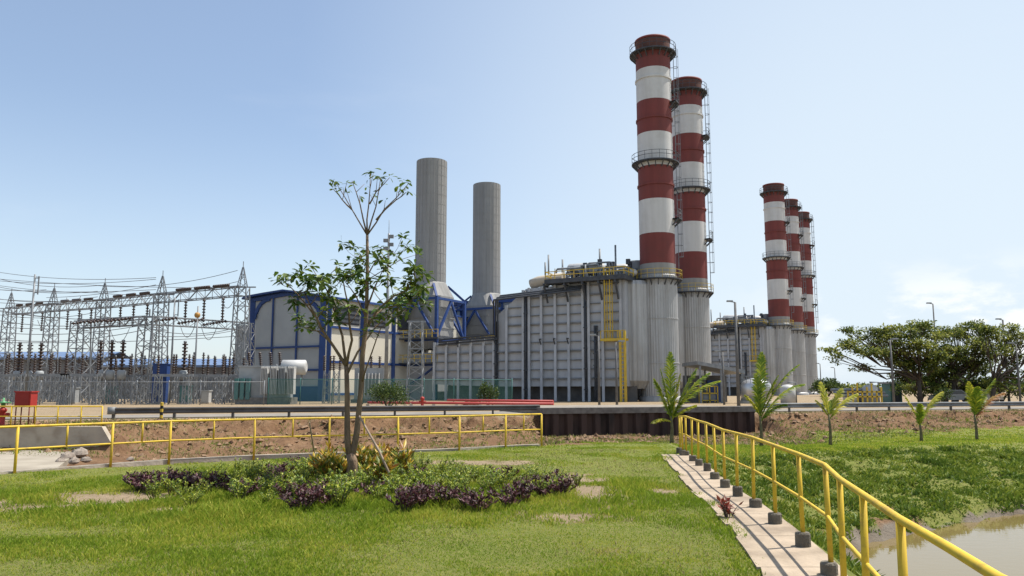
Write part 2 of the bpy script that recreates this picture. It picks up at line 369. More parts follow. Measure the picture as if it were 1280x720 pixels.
# ------------------------------------------------------------------ ground sheet
def axis(lo, hi, step, far, k):
    a = list(np.arange(lo, hi+1e-6, step)); s = step; v = hi
    while v < far: s *= k; v += s; a.append(v)
    s = step; v = lo; b = []
    while v > -(far if lo <= -25 else 120): s *= k; v -= s; b.append(v)
    return np.array(b[::-1] + a)
gxs = axis(-27, 42, .24, 6000, 1.22); gys = axis(3, 62, .24, 7000, 1.22)
GX, GY = np.meshgrid(gxs, gys); fx, fy = GX.ravel(), GY.ravel()
fz = terrain(fx, fy)
nx, ny = len(gxs), len(gys)
idx = np.arange(nx*ny).reshape(ny, nx)
gf = np.stack([idx[:-1,:-1], idx[:-1,1:], idx[1:,1:], idx[1:,:-1]], -1).reshape(-1, 4)
def ground_mat():
    M = bpy.data.materials.new('soil_grass_gravel'); M.use_nodes = True; nt = M.node_tree; N = nt.nodes; L = nt.links
    b = N['Principled BSDF']; b.inputs['Roughness'].default_value = .95; b.inputs['Specular IOR Level'].default_value = .15
    at_ = N.new('ShaderNodeAttribute'); at_.attribute_name = 'cover'; sp = N.new('ShaderNodeSeparateColor'); L.new(at_.outputs['Color'], sp.inputs[0])
    g = N.new('ShaderNodeNewGeometry')
    def nz(sc, d=6, r=.6):
        n = N.new('ShaderNodeTexNoise'); n.inputs['Scale'].default_value = sc; n.inputs['Detail'].default_value = d; n.inputs['Roughness'].default_value = r
        L.new(g.outputs['Position'], n.inputs['Vector']); return n.outputs['Fac']
    def ramp(f, *cs):
        r = N.new('ShaderNodeValToRGB'); e = r.color_ramp.elements
        e[0].position = .32; e[1].position = .68; e[0].color = (*cs[0], 1); e[1].color = (*cs[-1], 1)
        if len(cs) == 3: q = e.new(.5); q.color = (*cs[1], 1)
        L.new(f, r.inputs[0]); return r.outputs[0]
    def mix(f, a, c):
        x = N.new('ShaderNodeMix'); x.data_type = 'RGBA'; L.new(f, x.inputs[0]); L.new(a, x.inputs[6]); L.new(c, x.inputs[7]); return x.outputs[2]
    def brk(f, n, amt=.9):
        a = N.new('ShaderNodeMath'); a.operation = 'MULTIPLY_ADD'; L.new(n, a.inputs[0]); a.inputs[1].default_value = amt
        s = N.new('ShaderNodeMath'); s.operation = 'SUBTRACT'; L.new(f, s.inputs[0]); s.inputs[1].default_value = amt/2; L.new(s.outputs[0], a.inputs[2])
        r = N.new('ShaderNodeMapRange'); r.inputs[1].default_value = .3; r.inputs[2].default_value = .7; L.new(a.outputs[0], r.inputs[0]); return r.outputs[0]
    n1 = nz(1.1, 8); n2 = nz(7, 8, .7); n3 = nz(.25, 4)
    soil = mix(n2, ramp(n1, (.125,.066,.033), (.19,.107,.056), (.255,.165,.095)), ramp(nz(3, 8), (.08,.044,.025), (.225,.14,.08)))
    turf = mix(nz(1.7, 6), ramp(n2, (.09,.13,.02), (.15,.185,.03)), ramp(nz(12), (.15,.17,.04), (.28,.23,.09)))
    grav = mix(n3, ramp(n2, (.225,.17,.11), (.34,.265,.18)), ramp(n1, (.2,.155,.085), (.33,.245,.16)))
    mud = ramp(n1, (.12,.095,.07), (.2,.17,.135))
    c = mix(brk(sp.outputs[1], n1, .6), soil, grav); c = mix(brk(sp.outputs[0], n2), c, turf); c = mix(brk(sp.outputs[2], n1, .5), c, mud)
    L.new(c, b.inputs['Base Color'])
    bp = N.new('ShaderNodeBump'); bp.inputs['Strength'].default_value = .9; bp.inputs['Distance'].default_value = .12; L.new(nz(5, 10, .72), bp.inputs['Height']); L.new(bp.outputs[0], b.inputs['Normal'])
    return M
ground = npmesh('ground', np.stack([fx, fy, fz], 1), gf, ground_mat(), smooth=True)
g_, gr_, md_ = masks(fx, fy)
ca = ground.data.color_attributes.new('cover', 'FLOAT_COLOR', 'POINT')
ca.data.foreach_set('color', np.stack([g_, gr_, md_, np.ones_like(g_)], 1).astype(np.float32).ravel())
tag(ground, kind='structure')

# water of the canal
def water():
    M = bpy.data.materials.new('muddy_water'); M.use_nodes = True; nt = M.node_tree; N = nt.nodes; L = nt.links
    b = N['Principled BSDF']; b.inputs['Base Color'].default_value = (.17,.125,.05,1); b.inputs['Roughness'].default_value = .05; b.inputs['IOR'].default_value = 1.33; b.inputs['Specular IOR Level'].default_value = .5
    g = N.new('ShaderNodeNewGeometry'); mp = N.new('ShaderNodeMapping'); mp.inputs['Scale'].default_value = (1, 1.7, 1); mp.inputs['Rotation'].default_value = (0,0,R(-25)); L.new(g.outputs['Position'], mp.inputs[0])
    n = N.new('ShaderNodeTexNoise'); n.inputs['Scale'].default_value = 3.2; n.inputs['Detail'].default_value = 4; L.new(mp.outputs[0], n.inputs['Vector'])
    bp = N.new('ShaderNodeBump'); bp.inputs['Strength'].default_value = .12; bp.inputs['Distance'].default_value = .02; L.new(n.outputs['Fac'], bp.inputs['Height']); L.new(bp.outputs[0], b.inputs['Normal'])
    P = [(x-.6, y+.6, WZ) for x, y in SHORE] + [(140,-60,WZ)]
    o = MB().add(P, [list(range(len(P)))[::-1]]).build('water', M); o.data.flip_normals() if o.data.polygons[0].normal.z < 0 else None
    tag(o, kind='structure')
water()

# footpath along the railing
def footpath():
    b = MB(); ys = [2.5] + [q[1] for q in _fp if q[1] > 3] + [float(FENCE_R[0].y)+.5]
    ys = list(np.arange(2.5, FENCE_R[0].y+1., .92))
    for i, (a, c) in enumerate(zip(ys[:-1], ys[1:])):
        jl = .035*math.sin(i*2.3); 
        z = .02 + .005*((i*7) % 5)/5
        P = [(FX(a)-.72+jl*.6, a+.005), (FX(a)+.2, a+.005), (FX(c)+.2, c), (FX(c)-.72+jl, c)]
        b.prism(P, -.25, z+.02)
    o = b.build('footpath', mat('path_slab', (.4,.32,.235), (.25,.195,.14), 1.3, .92, bump=.6, c3=(.34,.27,.195), coord='World')); tag(o, kind='structure')
footpath()

# ------------------------------------------------------------------ railings of the lawn
def railing_right():
    t = thing('yellow_railing', 'long yellow pipe railing on concrete footings beside canal path', 'railing', (FENCE_R[0].x, FENCE_R[0].y, 0))
    tops = [at(px, ty, p.y) for (px, fy, ty), p in zip(POST_PX, FENCE_R)]
    pts = []
    for p, q in zip(FENCE_R, tops): pts.append((V(p.x, p.y, 0), 1.17))
    for q in NEAR[:4]: pts.append((V(q.x, q.y, 0), 1.17))
    rail = [V(p.x, p.y, h+.005*math.sin(i*2.1)) for i, (p, h) in enumerate(pts)] + [V(q.x, q.y, 1.16) for q in NEAR[4:]] + [V(2.0, 2.2, 1.15)]
    end = gp(850, 567, 0); e2 = gp(853, 571, 0)
    MB().tube([V(end.x, end.y, 1.12)] + rail, .028, 10).build('top_rail', mYEL, t)
    MB().tube([V(end.x, end.y, .62)] + [V(p.x, p.y, .64) for p, h in pts] + [V(q.x, q.y, .64) for q in NEAR[4:]] + [V(2.0,2.2,.64)], .02, 8).build('mid_rail', mYEL, t)
    for i, (p, h) in enumerate(pts + [(V(end.x, end.y, 0), 1.13), (V(e2.x, e2.y, 0), 1.15), (V(NEAR[5].x, NEAR[5].y, 0), 1.16)]):
        lx = .05*math.sin(i*5.1); 
        MB().tube([V(p.x+lx*.4, p.y, .08), V(p.x, p.y, h)], .03, 8).build('post', mYEL, t)
        fr, fh = .092+.018*((i*37) % 10)/10, .15+.06*((i*53) % 10)/10
        fb = MB().lathe([(.0,-.15),(fr,-.15),(fr*.97,fh),(fr*.84,fh+.02),(.0,fh+.02)], (p.x+.012*math.sin(i*3), p.y, 0), 12, False).build('footing', mFOOT, t)
railing_right()
def railing_left():
    t = thing('yellow_railing', 'yellow two rail pipe railing along back edge of lawn by drainage channel', 'railing', (LF0.x, LF0.y, 0))
    full = [(18,593),(138,583.5),(211,578),(317,572.5),(411,569),(497,566.5),(574,563.5),(632,560),(677,558)]
    F = [gp(x, y) for x, y in full]
    d0 = (F[0]-F[1]); F = [F[0]+d0*2, F[0]+d0] + F
    MB().tube([V(p.x, p.y, 1.1) for p in F], .03, 8).build('top_rail', mYEL, t)
    MB().tube([V(p.x, p.y, .58) for p in F], .024, 8).build('mid_rail', mYEL, t)
    for i, p in enumerate(F):
        MB().tube([V(p.x, p.y, -.2), V(p.x, p.y, 1.1)], .034, 8).build('post', mYEL, t)
        if i: q = (F[i-1]+p)/2; MB().tube([V(q.x, q.y, .58), V(q.x, q.y, 1.1)], .026, 8).build('short_post', mYEL, t)
    k = MB()
    for a, b in zip(F[:-1], F[1:]): k.bar(V(a.x, a.y, .0)+V(-.57,.82,0)*.16, V(b.x, b.y, .0)+V(-.57,.82,0)*.16, .22, .14)
    tag(k.build('kerb', mCONC), kind='structure')
railing_left()

# concrete side of the channel, small railing above it, fire box and hydrant
def channel_left():
    y0 = 32.; x1 = gx(132, y0)
    w = MB().extr([(-34, -.9), (x1-2, -.9), (x1+.4, -.15), (x1, .46), (-34, .46)], y0-.15, y0+.15)
    tag(w.build('retaining_wall', mCONC, org=(x1-8, y0, -.5)), 'stained concrete retaining wall of the drainage channel at far left', 'retaining wall')
    P = [gp(-70, 600, -.47), gp(-10, 596, -.47), gp(66, 589, -.47), gp(96, 566, -.47), V(-19.2, 31.9, -.47), V(-30, 31.9, -.47)]
    tag(MB().prism([(p.x, p.y) for p in P], -.8, -.465).build('channel_floor', mat('pale_slab', (.34,.3,.235), (.25,.215,.165), .8, .9, bump=.3, coord='World')), kind='structure')
    t = thing('yellow_railing', 'short yellow railing on top of concrete wall in front of red cabinet', 'railing', (x1-6, 33.6, PZ))
    xs = [gx(129, 33.6), gx(103, 33.6), gx(74, 33.6), gx(46, 33.6), gx(16, 33.6), gx(-20, 33.6), gx(-60, 33.6)]
    MB().tube([(xs[0], 33.6, 1.22), (xs[-1], 33.6, 1.22)], .03).build('top_rail', mYEL, t)
    MB().tube([(xs[0], 33.6, .8), (xs[-1], 33.6, .8)], .024).build('mid_rail', mYEL, t)
    for x in xs: MB().tube([(x, 33.6, .2), (x, 33.6, 1.22)], .032).build('post', mYEL, t)
    Y = 36.; cx = gx(33, Y)
    t = thing('fire_cabinet', 'red steel fire cabinet on thin legs behind short yellow railing', 'cabinet', (cx, Y, PZ))
    MB().box((cx, Y, 1.5), (.72, .5, .62)).box((cx, Y, 1.83), (.8, .58, .05)).build('body', mFIRE, t)
    MB().box((cx-.02, Y-.262, 1.5), (.62, .02, .52)).build('door', mat('dull_fire_red', (.3,.03,.022), None, 3, .6), t)
    for i in (-1, 1):
        for j in (-1, 1): MB().tube([(cx+i*.3, Y+j*.2, .25), (cx+i*.3, Y+j*.2, 1.2)], .03, 6).build('leg', mRUST, t)
    cx = gx(5, Y)
    t = thing('fire_hydrant', 'red fire hydrant with green valve at left edge of photo', 'hydrant', (cx, Y, PZ))
    MB().lathe([(0,.2),(.2,.2),(.2,.3),(.12,.34),(.12,.9),(.17,.95),(.17,1.05),(.05,1.14),(0,1.15)], (cx, Y, 0), 14).tube([(cx-.3, Y, .8), (cx+.3, Y, .8)], .08).build('body', mFIRE, t)
    MB().lathe([(0,1.15),(.09,1.15),(.09,1.3),(.2,1.32),(.2,1.36),(.04,1.4),(.04,1.55),(0,1.56)], (cx, Y, 0), 12).tube([(cx-.35, Y, 1.34), (cx+.35, Y, 1.34)], .03).build('valve', mGREENV, t)
    for i, (px, py, s) in enumerate(((84,577,.42),(99,573,.5),(92,583,.3),(107,581,.26),(75,582,.25),(163,580,.2))):
        s *= .62; p = gp(px, py, -.6); r = random.Random(i); b = MB(); n = 9
        prof = [(0,-.5),(.7,-.35),(1,0),(.75,.5),(.3,.75),(0,.78)]
        b.lathe(prof, (0,0,0), n, False)
        b.v = [(p.x+x*s*(.7+.6*r.random()), p.y+y*s*(.7+.6*r.random()), p.z+.15+z*s*(.75+.4*r.random())) for x, y, z in b.v]
        tag(b.build('rock', mROCK, org=p), ['broad pale rock at the foot of the concrete wall','largest pale rock lying between concrete floor and earth bank','small rock below the two big ones','small rock on the earth side of the rock pile','small rock on the concrete side of the rock pile','lone small rock lying in the channel right of the pile'][i], 'rock', 'rocks beside the channel floor')
channel_left()

# sheet pile wall and its concrete deck
def sheet_wall():
    xa, xb = 2.0, 15.9
    dirv = V(1, .3115, 0).normalized(); nrm = V(dirv.y, -dirv.x, 0)
    a = V(xa, yroad(xa)-2.0, 0); L = (xb-xa)*1.047
    t = thing('sheet_pile_wall', 'dark rusty corrugated sheet pile wall with concrete cap behind the lawn', 'retaining wall', (a.x, a.y, -1.2))
    pts = []; k = 0.
    while k < L:
        pts += [(k, 0), (k+.34, 0), (k+.46, -.24), (k+.8, -.24), (k+.92, 0)]; k += .92
    b = MB(); P = []
    for s, o in pts:
        q = a + dirv*s - nrm*(o); P += [(q.x, q.y, -1.5), (q.x, q.y, .5)]
    b.add(P, [(2*i, 2*i+2, 2*i+3, 2*i+1) for i in range(len(pts)-1)]).build('piling', mPILE, t)
    w = MB()
    for s0, s1, z0 in ((0,-1.,.44),):
        p0 = a - dirv*.25 + nrm*.3; p1 = a + dirv*(L+.3) + nrm*.3
        w.prism([(p0.x, p0.y), (p1.x, p1.y), (p1.x-nrm.x*1.1, p1.y-nrm.y*1.1), (p0.x-nrm.x*1.1, p0.y-nrm.y*1.1)], .44, .8)
    w.build('capping_beam', mCONCd, t)
    p0 = a - nrm*.8; p1 = a + dirv*L - nrm*.8
    d = MB().prism([(p0.x, p0.y), (p1.x, p1.y), (p1.x-nrm.x*9, p1.y-nrm.y*9), (p0.x-nrm.x*9, p0.y-nrm.y*9)], .1, .72)
    tag(d.build('loading_deck', mat('deck_concrete', (.27,.235,.19), (.19,.165,.135), 1.2, .9, bump=.3, coord='World')), kind='structure')
    for s in (0, L):
        q = a + dirv*s
        MB().bar(q - nrm*.05 + V(0,0,-.6), q - nrm*3.2 + V(0,0,-.6), .3, 2.0).build('end_panel', mPILE, t)
sheet_wall()

# guard rails
def guardrail(name, label, px0, px1, m0, mt, zt=PZ):
    xs = []; 
    X0 = px0; X1 = px1
    t = thing(name, label, 'guardrail', (X0, yroad(X0)-m0, zt))
    dirv = V(1, .3115, 0).normalized(); nrm = V(dirv.y, -dirv.x, 0)
    n = max(2, int((X1-X0)/2.6)); b = MB()
    prof = [(0,.32),(.06,.36),(.06,.42),(.0,.48),(.0,.5),(.06,.56),(.06,.62),(0,.66)]
    A = V(X0, yroad(X0)-m0, zt); B = V(X1, yroad(X1)-m0, zt)
    P = [A + nrm*(o+.06) + V(0,0,z) for o, z in prof] + [B + nrm*(o+.06) + V(0,0,z) for o, z in prof]
    k = len(prof); b.add(P, [(i, k+i, k+i+1, i+1) for i in range(k-1)], True).build('rail', mt, t)
    for i in range(n+1):
        p = A + (B-A)*(i/n); MB().bar(p + V(0,0,-.3), p + V(0,0,.62), .12, .16).build('post', mRAIL, t)
    if name == 'guardrail' and mt is mRAIL:
        MB().lathe([(0,.3),(.22,.3),(.22,.68),(0,.68)], (A.x-.1, A.y, zt), 14).build('end_terminal', mRAIL2, t)
guardrail('guardrail', 'dark steel guardrail above earth bank between lawn and switchyard', gx(156, 43.5), 1.7, 0.5, mRAIL)
guardrail('guardrail', 'pale steel guardrail on the right behind the row of young palms', 16.6, 52, 0.4, mRAIL2)
def headwall():
    p = V(gx(1265, 58), 56.3, 0)
    t = thing('culvert_headwall', 'grey concrete culvert headwall at right edge below the guardrail', 'culvert', (p.x, p.y, -.8))
    MB().box((p.x+2.2, p.y, -.35), (5.2, .35, 1.9), .3).box((p.x-.1, p.y-1.1, -.35), (.35, 1.7, 1.7), .3).build('wall', mCONCd, t)
    MB().box((p.x+2.2, p.y-.02, .66), (5.4, .6, .12), .3).build('coping', mCONC, t)
headwall()

# road behind the guardrails
def road():
    P = []
    for x in (-200, 1.5): P.append((x, yroad(x)+1.2))
    a = [(-200, yroad(-200)+1.3, PZ+.03), (220, yroad(220)+1.3, PZ+.03), (220, yroad(220)+6.6, PZ+.03), (-200, yroad(-200)+6.6, PZ+.03)]
    o = MB().prism([(p[0], p[1]) for p in a], PZ-.2, PZ+.06).build('road', mat('dusty_asphalt', (.24,.215,.18), (.17,.155,.135), .8, .9, coord='World')); tag(o, kind='structure')
road()

# ------------------------------------------------------------------ chimneys and boilers
ROT = math.atan2(-.48, .88)
ZS = lambda py: at(818, py, 97.75).z-PZ
def railing_ring(b, c, r, z, a0=0, a1=360, hz=1.1, w=.07):
    n = max(3, int((a1-a0)/18))
    pts = [V(c[0]+r*math.cos(R(a0+(a1-a0)*i/n)), c[1]+r*math.sin(R(a0+(a1-a0)*i/n)), z) for i in range(n+1)]
    for q in pts: b.bar(q, q+V(0,0,hz), w*.8)
    for h in (hz, hz*.55):
        for p, q in zip(pts[:-1], pts[1:]): b.bar(p+V(0,0,h), q+V(0,0,h), w)
def ring_deck(b, c, r0, r1, z, a0=0, a1=360, th_=.18, n=36):
    n = max(4, int(n*(a1-a0)/360)); P = []
    for i in range(n+1):
        a = R(a0+(a1-a0)*i/n); ca, sa = math.cos(a), math.sin(a)
        for r, zz in ((r0, z), (r1, z), (r1, z-th_), (r0, z-th_)): P.append((c[0]+r*ca, c[1]+r*sa, zz))
    F = []
    for i in range(n):
        for k in range(4): F.append((i*4+k, i*4+(k+1) % 4, (i+1)*4+(k+1) % 4, (i+1)*4+k))
    b.add(P, F)
    for i in range(0, n, 2):
        a = R(a0+(a1-a0)*i/n); ca, sa = math.cos(a), math.sin(a)
        b.bar((c[0]+r0*ca, c[1]+r0*sa, z-.9), (c[0]+r1*.97*ca, c[1]+r1*.97*sa, z-th_), .12)
GP = thing('red_white_chimney', 'nearest and tallest looking red and white banded chimney stack', 'chimney', (0,0,0), 'red and white banded chimneys')
def make_chimney(t):
    bands = [43,82,122,163,205,247,290,328]; r = 2.28
    prof = []; mats = []; rings = []
    for i in range(len(bands)-1):
        z1, z0 = ZS(bands[i]), ZS(bands[i+1]); prof += [(r, z1)]; mats.append(i % 2)
        if i == 0: mats[-1] = 3; prof += [(r, ZS(62))]; mats.append(0)
        for fz_ in (.5,):
            if i in (2, 4) or i == 1: 
                zm = z1+(z0-z1)*(.55 if i != 1 else .3); rings.append((zm, i % 2))
    prof += [(r, ZS(328)), (r, ZS(343))]; mats += [2, 2]
    b = MB(); b.lathe(prof, (0,0,0), 48, True, mats=mats)
    for zm, k in rings: b.mi = k; b.lathe([(r-.01, zm+.12), (r+.13, zm+.12)], (0,0,0), 48); b.lathe([(r+.13, zm+.12), (r+.13, zm-.12)], (0,0,0), 48); b.lathe([(r+.13, zm-.12), (r-.01, zm-.12)], (0,0,0), 48)
    b.mi = 0
    b.lathe([(r, ZS(43)), (r+.1, ZS(43)+.02), (r+.1, ZS(43)-.25), (r, ZS(43)-.26)], (0,0,0), 40)
    b.lathe([(r-.02, ZS(43)), (r-.12, ZS(43)), (r-.12, ZS(43)-3)], (0,0,0), 40)
    b.build('shaft', [mRED, mWHT, mCASE2, mSOOT], t)
    c = MB().lathe([(r+.08, .0), (r+.08, 4.7), (r+.14, 4.72), (r+.14, 4.84), (r+.08, 4.86), (r+.08, 10.3), (r+.14, 10.32), (r+.14, 10.44), (r+.08, 10.46), (r+.08, ZS(343)), (r-.05, ZS(343)+.1)], (0,0,0), 176, False, rib=.045)
    c.lathe([(r+.5, 0), (r+.5, .5), (r+.1, .7)], (0,0,0), 32)
    c.build('cladding', mCASE, t)
    for z, yel, (a0, a1) in ((ZS(60), 0, (0,360)), (ZS(199), 0, (0,360)), (ZS(347), 1, (0,360)), (ZS(124), 0, (-40,12)), (ZS(271), 0, (-40,12))):
        d = MB(); ring_deck(d, (0,0), r+.02, r+(.8 if a1 == 360 else .95), z, a0, a1, .14); p = d.build('platform', mDARK, t)
        q = MB(); railing_ring(q, (0,0), r+(.78 if a1 == 360 else .92), z, a0, a1, w=.05); q.build('railing', mYELd if yel else mDARK if z > 30 else mGALVd, p)
    l = MB(); a = R(-12); rr = r+.4
    z0, z1 = ZS(343), ZS(55)
    ex = V(math.cos(a), math.sin(a), 0); ey = V(-math.sin(a), math.cos(a), 0); c0 = ex*rr
    for s in (-.28, .28): l.bar(c0+ey*s+V(0,0,z0), c0+ey*s+V(0,0,z1), .07)
    z = z0
    while z < z1:
        l.bar(c0-ey*.28+V(0,0,z), c0+ey*.28+V(0,0,z), .045)
        z += .75
    z = z0+2.5
    while z < z1:
        hp = [c0+ey*.33*math.cos(R(k))+ex*(.6*math.sin(R(k)))+V(0,0,z) for k in range(0, 181, 30)]
        for p, q in zip(hp[:-1], hp[1:]): l.bar(p, q, .05)
        z += 1.5
    for s, e in ((-.33,0), (.33,0), (0,.6), (.23,.42), (-.23,.42)): l.bar(c0+ey*s+ex*e+V(0,0,z0+2.5), c0+ey*s+ex*e+V(0,0,z1), .04)
    z = z0
    while z < z1: l.bar(ex*r+V(0,0,z), c0+V(0,0,z), .06); z += 4
    l.build('ladder', mGALVd, t)
make_chimney(GP)
ST = [(gx(826,100), 100), (gx(869,114), 114), (gx(978,175), 175), (gx(996,190), 190), (gx(1011,204), 204)]
STL = [None, 'second red and white banded chimney stack, just right of the nearest one', 'leftmost of the three distant red and white banded chimneys',
       'middle one of the three distant red and white banded chimneys', 'rightmost of the three distant red and white banded chimneys']
GP.location = (ST[0][0], ST[0][1], PZ); GP.rotation_euler = (0,0,0)
for i in range(1, 5): dup(GP, (ST[i][0], ST[i][1], PZ), R(-4*i), STL[i])

def make_boiler():
    """local frame: x to the right along the unit, -y towards the photographer, stack at the origin"""
    t = thing('heat_recovery_boiler', 'big grey panelled boiler house with yellow ladder beside the nearest chimney', 'boiler', (0,0,0), 'boiler houses of the power station')
    H = at(818, 352, 100).z-PZ; yf = -5.0
    hi = [(-2.7, 1.9), (-2.7, H), (-16.6, H-.5), (-21.2, 11.3), (-21.3, 8.4), (-31, 8.0), (-31, 2.2), (-22, 1.9)]
    b = MB().extr([(x, z) for x, z in hi][::-1], yf, 5.0)
    cols = [-31, -29, -27, -25, -23, -21.4, -19.4, -16.9, -16.0, -14.2, -12.2, -10.3, -8.3, -7.5, -5.6, -3.2]
    def top(x): return float(np.interp(x, [-31, -21.35, -21.2, -16.6, -2.7], [8.0, 8.4, 11.3, H-.5, H]))
    for a, c in zip(cols[:-1], cols[1:]):
        z = 2.9; k = 0
        while z < min(top(a), top(c))-.3:
            b.mi = 1; b.box(((a+c)/2, yf-(.13 if k % 3 else .17), z), (c-a-.36 if c-a > .95 else c-a-.1, .26 if k % 3 else .34, .1 if k % 3 else .2)); z += 1.18; k += 1
    b.build('casing', [mHRSG, mat('stiffener_shade_dirt', (.2,.205,.215), (.13,.13,.13), 1.2, .7)], t)  # stiffeners coloured darker than the panels for shade lines beneath, and dirty edges
    for i, x in enumerate(cols):
        w = .34; zt = top(x)+.05
        MB().box((x, yf-.36, zt/2), (w, .08, zt)).box((x, yf-.18, zt/2), (.1, .32, zt)).build('column', mHCOL, t)
    MB().box((-16, -3.2, 1.0), (28, .3, 2.0)).box((-20, 3, 1.0), (20, .4, 2.0)).build('plinth', mBLACKISH, t)  # near-black boxes paint the shade of the open skirt below the casing
    for x in (-27,-21,-14.2,-12.2,-10.3): k = MB(); k.bar((x, yf-.4, 7.3), (x, yf-.9, 8.0), .12); k.bar((x, yf-.9, 8.0), (x, yf-.4, 8.0), .12); k.build('support_bracket', mDARK, t)
    for x in (-13.2,-10.3,-7.8,-5.6,-3.4): k = MB(); k.bar((x, yf-.4, H-2.6), (x, yf-1.6, H-.2), .2); k.bar((x, yf-.4, H-.5), (x, yf-1.7, H-.5), .22); k.build('support_bracket', mDARK, t)
    # roof deck with yellow rails
    d = MB().box((-7.6, yf+1.2, H+.05), (11, 5.6, .55)); dk = d.build('roof_deck', mDARK, t)
    r_ = MB()
    def run(p, q, n):
        p, q = Vector(p), Vector(q)
        for i in range(n+1): c = p+(q-p)*(i/n); r_.bar(c, c+V(0,0,1.1), .08)
        for h in (1.1, .6): r_.bar(p+V(0,0,h), q+V(0,0,h), .09)
    run((-13, yf-1.5, H+.2), (-2.2, yf-1.5, H+.2), 8); run((-13, yf-1.5, H+.2), (-13, yf+3.5, H+.2), 3); run((-2.2, yf-1.5, H+.2), (-2.2, yf+3.5, H+.2), 3)
    r_.build('railing', mYELd, dk)
    # drums and piping on the roof
    for x, y, z, r, l in ((-9.4,-1.5,H+2.2,.9,5.0), (-6.2,.3,H+2.0,.9,4.4), (-3.8,-2,H+1.3,.5,3.0)):
        MB().tube([(x-l/2-.5, y+.6, z), (x-l/2, y+.6, z), (x+l/2, y-.6, z-.3), (x+l/2+.4, y-.6, z-.3)], [r*.35, r, r, r*.35], 16).build('steam_drum', mWHITEEQ, t)
    MB().tube([(-16.3,-4,H+.2), (-15.2,-4,H+.5), (-11.5,-4,H+.75)], [.7,.75,.75], 12).build('vent_duct', mat('beige_duct', (.5,.43,.34), None, 1, .7), t)
    pp = MB(); rr = random.Random(4)
    for i in range(40):
        x = rr.uniform(-14,-3); y = rr.uniform(-4.5,1); h = rr.uniform(1.0, 3.6)
        pp.tube([(x,y,H), (x,y,H+h*.7)], rr.uniform(.06,.14), 6); z_ = H+rr.uniform(.5,2.7); x2 = max(-13.5,min(-2.8,x+rr.uniform(-4,4))); pp.tube([(x,y+.3,H), (x,y+.3,z_-.2), (x+(.2 if x2 > x else -.2),y+.3,z_), (x2,y+.5,z_), (x2,y+.5,H)], rr.uniform(.08,.19), 6)
    for x, h in ((-14.7,4.4),(-12.6,3.6),(-15.2,3.4),(-5.0,4.9),(-7.2,4.6)): pp.tube([(x,-2,H), (x,-2,H+h)], .13, 6)
    pp.build('pipework', mGALVd, t)
    vv = MB()
    for i in range(16):
        x = rr.uniform(-13,-3); y = rr.uniform(-4.5,0); z = H+rr.uniform(.6,2.8); vv.box((x,y,z), (.5,.4,.7)); vv.bar((x,y,z),(x,y,H),.1)
    vv.build('valve', mDARK, t)
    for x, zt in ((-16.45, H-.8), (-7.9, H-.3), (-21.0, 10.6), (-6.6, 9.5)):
        rp = MB(); rp.box((x, yf-.2, zt/2), (.42, .3, zt)); rp.tube([(x, yf-.5, .2), (x, yf-.5, zt)], .1, 7)  # dark box paints the shade between columns; tube and clamps are the pipe
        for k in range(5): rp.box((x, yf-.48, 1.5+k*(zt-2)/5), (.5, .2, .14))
        rp.build('riser_shade_strip', mDARK, t)
    # pipe bends on the sloping front
    fp = MB()
    for k in range(3):
        o = k*.32
        fp.tube([(-8.2, yf-.6-o, H-.7-o*.9), (-20.2-o, yf-.6-o, H-1.3-o*.9), (-20.6-o, yf-.6, H-1.9), (-20.6-o, yf-.6, 8.2+o), (-30, yf-.7, 7.7+o)], .13, 7)
    fp.build('front_pipe', mDARK, t)
    # yellow ladder tower and lower landing
    y_ = MB()
    for x in (-4.9,-4.2):
        for y in (yf-.5, yf-1.3): y_.bar((x, y, 7.6), (x, y, H+1.2), .1)
    z = 7.8
    while z < H: y_.bar((-5.0,yf-1.3,z), (-4.0,yf-1.3,z), .05); z += .75
    for a in (7.6,):
        y_.bar((-5.4,yf-1.5,a), (-2.2,yf-1.5,a), .3); y_.bar((-5.4,yf-1.5,a+1.1), (-2.2,yf-1.5,a+1.1), .09); y_.bar((-5.4,yf-.5,a), (-2.2,yf-.5,a), .3)
        for x in (-5.4,-4.3,-3.2,-2.2): y_.bar((x,yf-1.5,a), (x,yf-1.5,a+1.1), .08)
    for x in (-2.9,-2.3): y_.bar((x,yf-1.4,0), (x,yf-1.4,8.6), .26)
    z = .5
    while z < 7.5: y_.bar((-2.9,yf-1.4,z), (-2.3,yf-1.4,z), .09); z += .5
    y_.build('ladder', mYELd, t)
    # rounded outlet duct to the chimney, silencer
    MB().lathe([(1.2,1.6),(1.9,2.6),(1.95,H-.6),(1.7,H-.1),(0,H)], (-2.5,-1.9,0), 80, False, rib=.06).build('outlet_duct', mCASE, t)
    MB().lathe([(1.25,H-.5),(1.25,H+3.0),(1.15,H+3.05),(0,H+3.05)], (-3.3,1.2,0), 28).build('silencer', mCASE2, t)
    return t
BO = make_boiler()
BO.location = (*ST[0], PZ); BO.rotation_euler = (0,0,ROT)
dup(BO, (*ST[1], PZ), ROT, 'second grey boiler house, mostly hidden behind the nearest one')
dup(BO, (*ST[2], PZ), ROT, 'far grey boiler house left of the three distant chimneys')

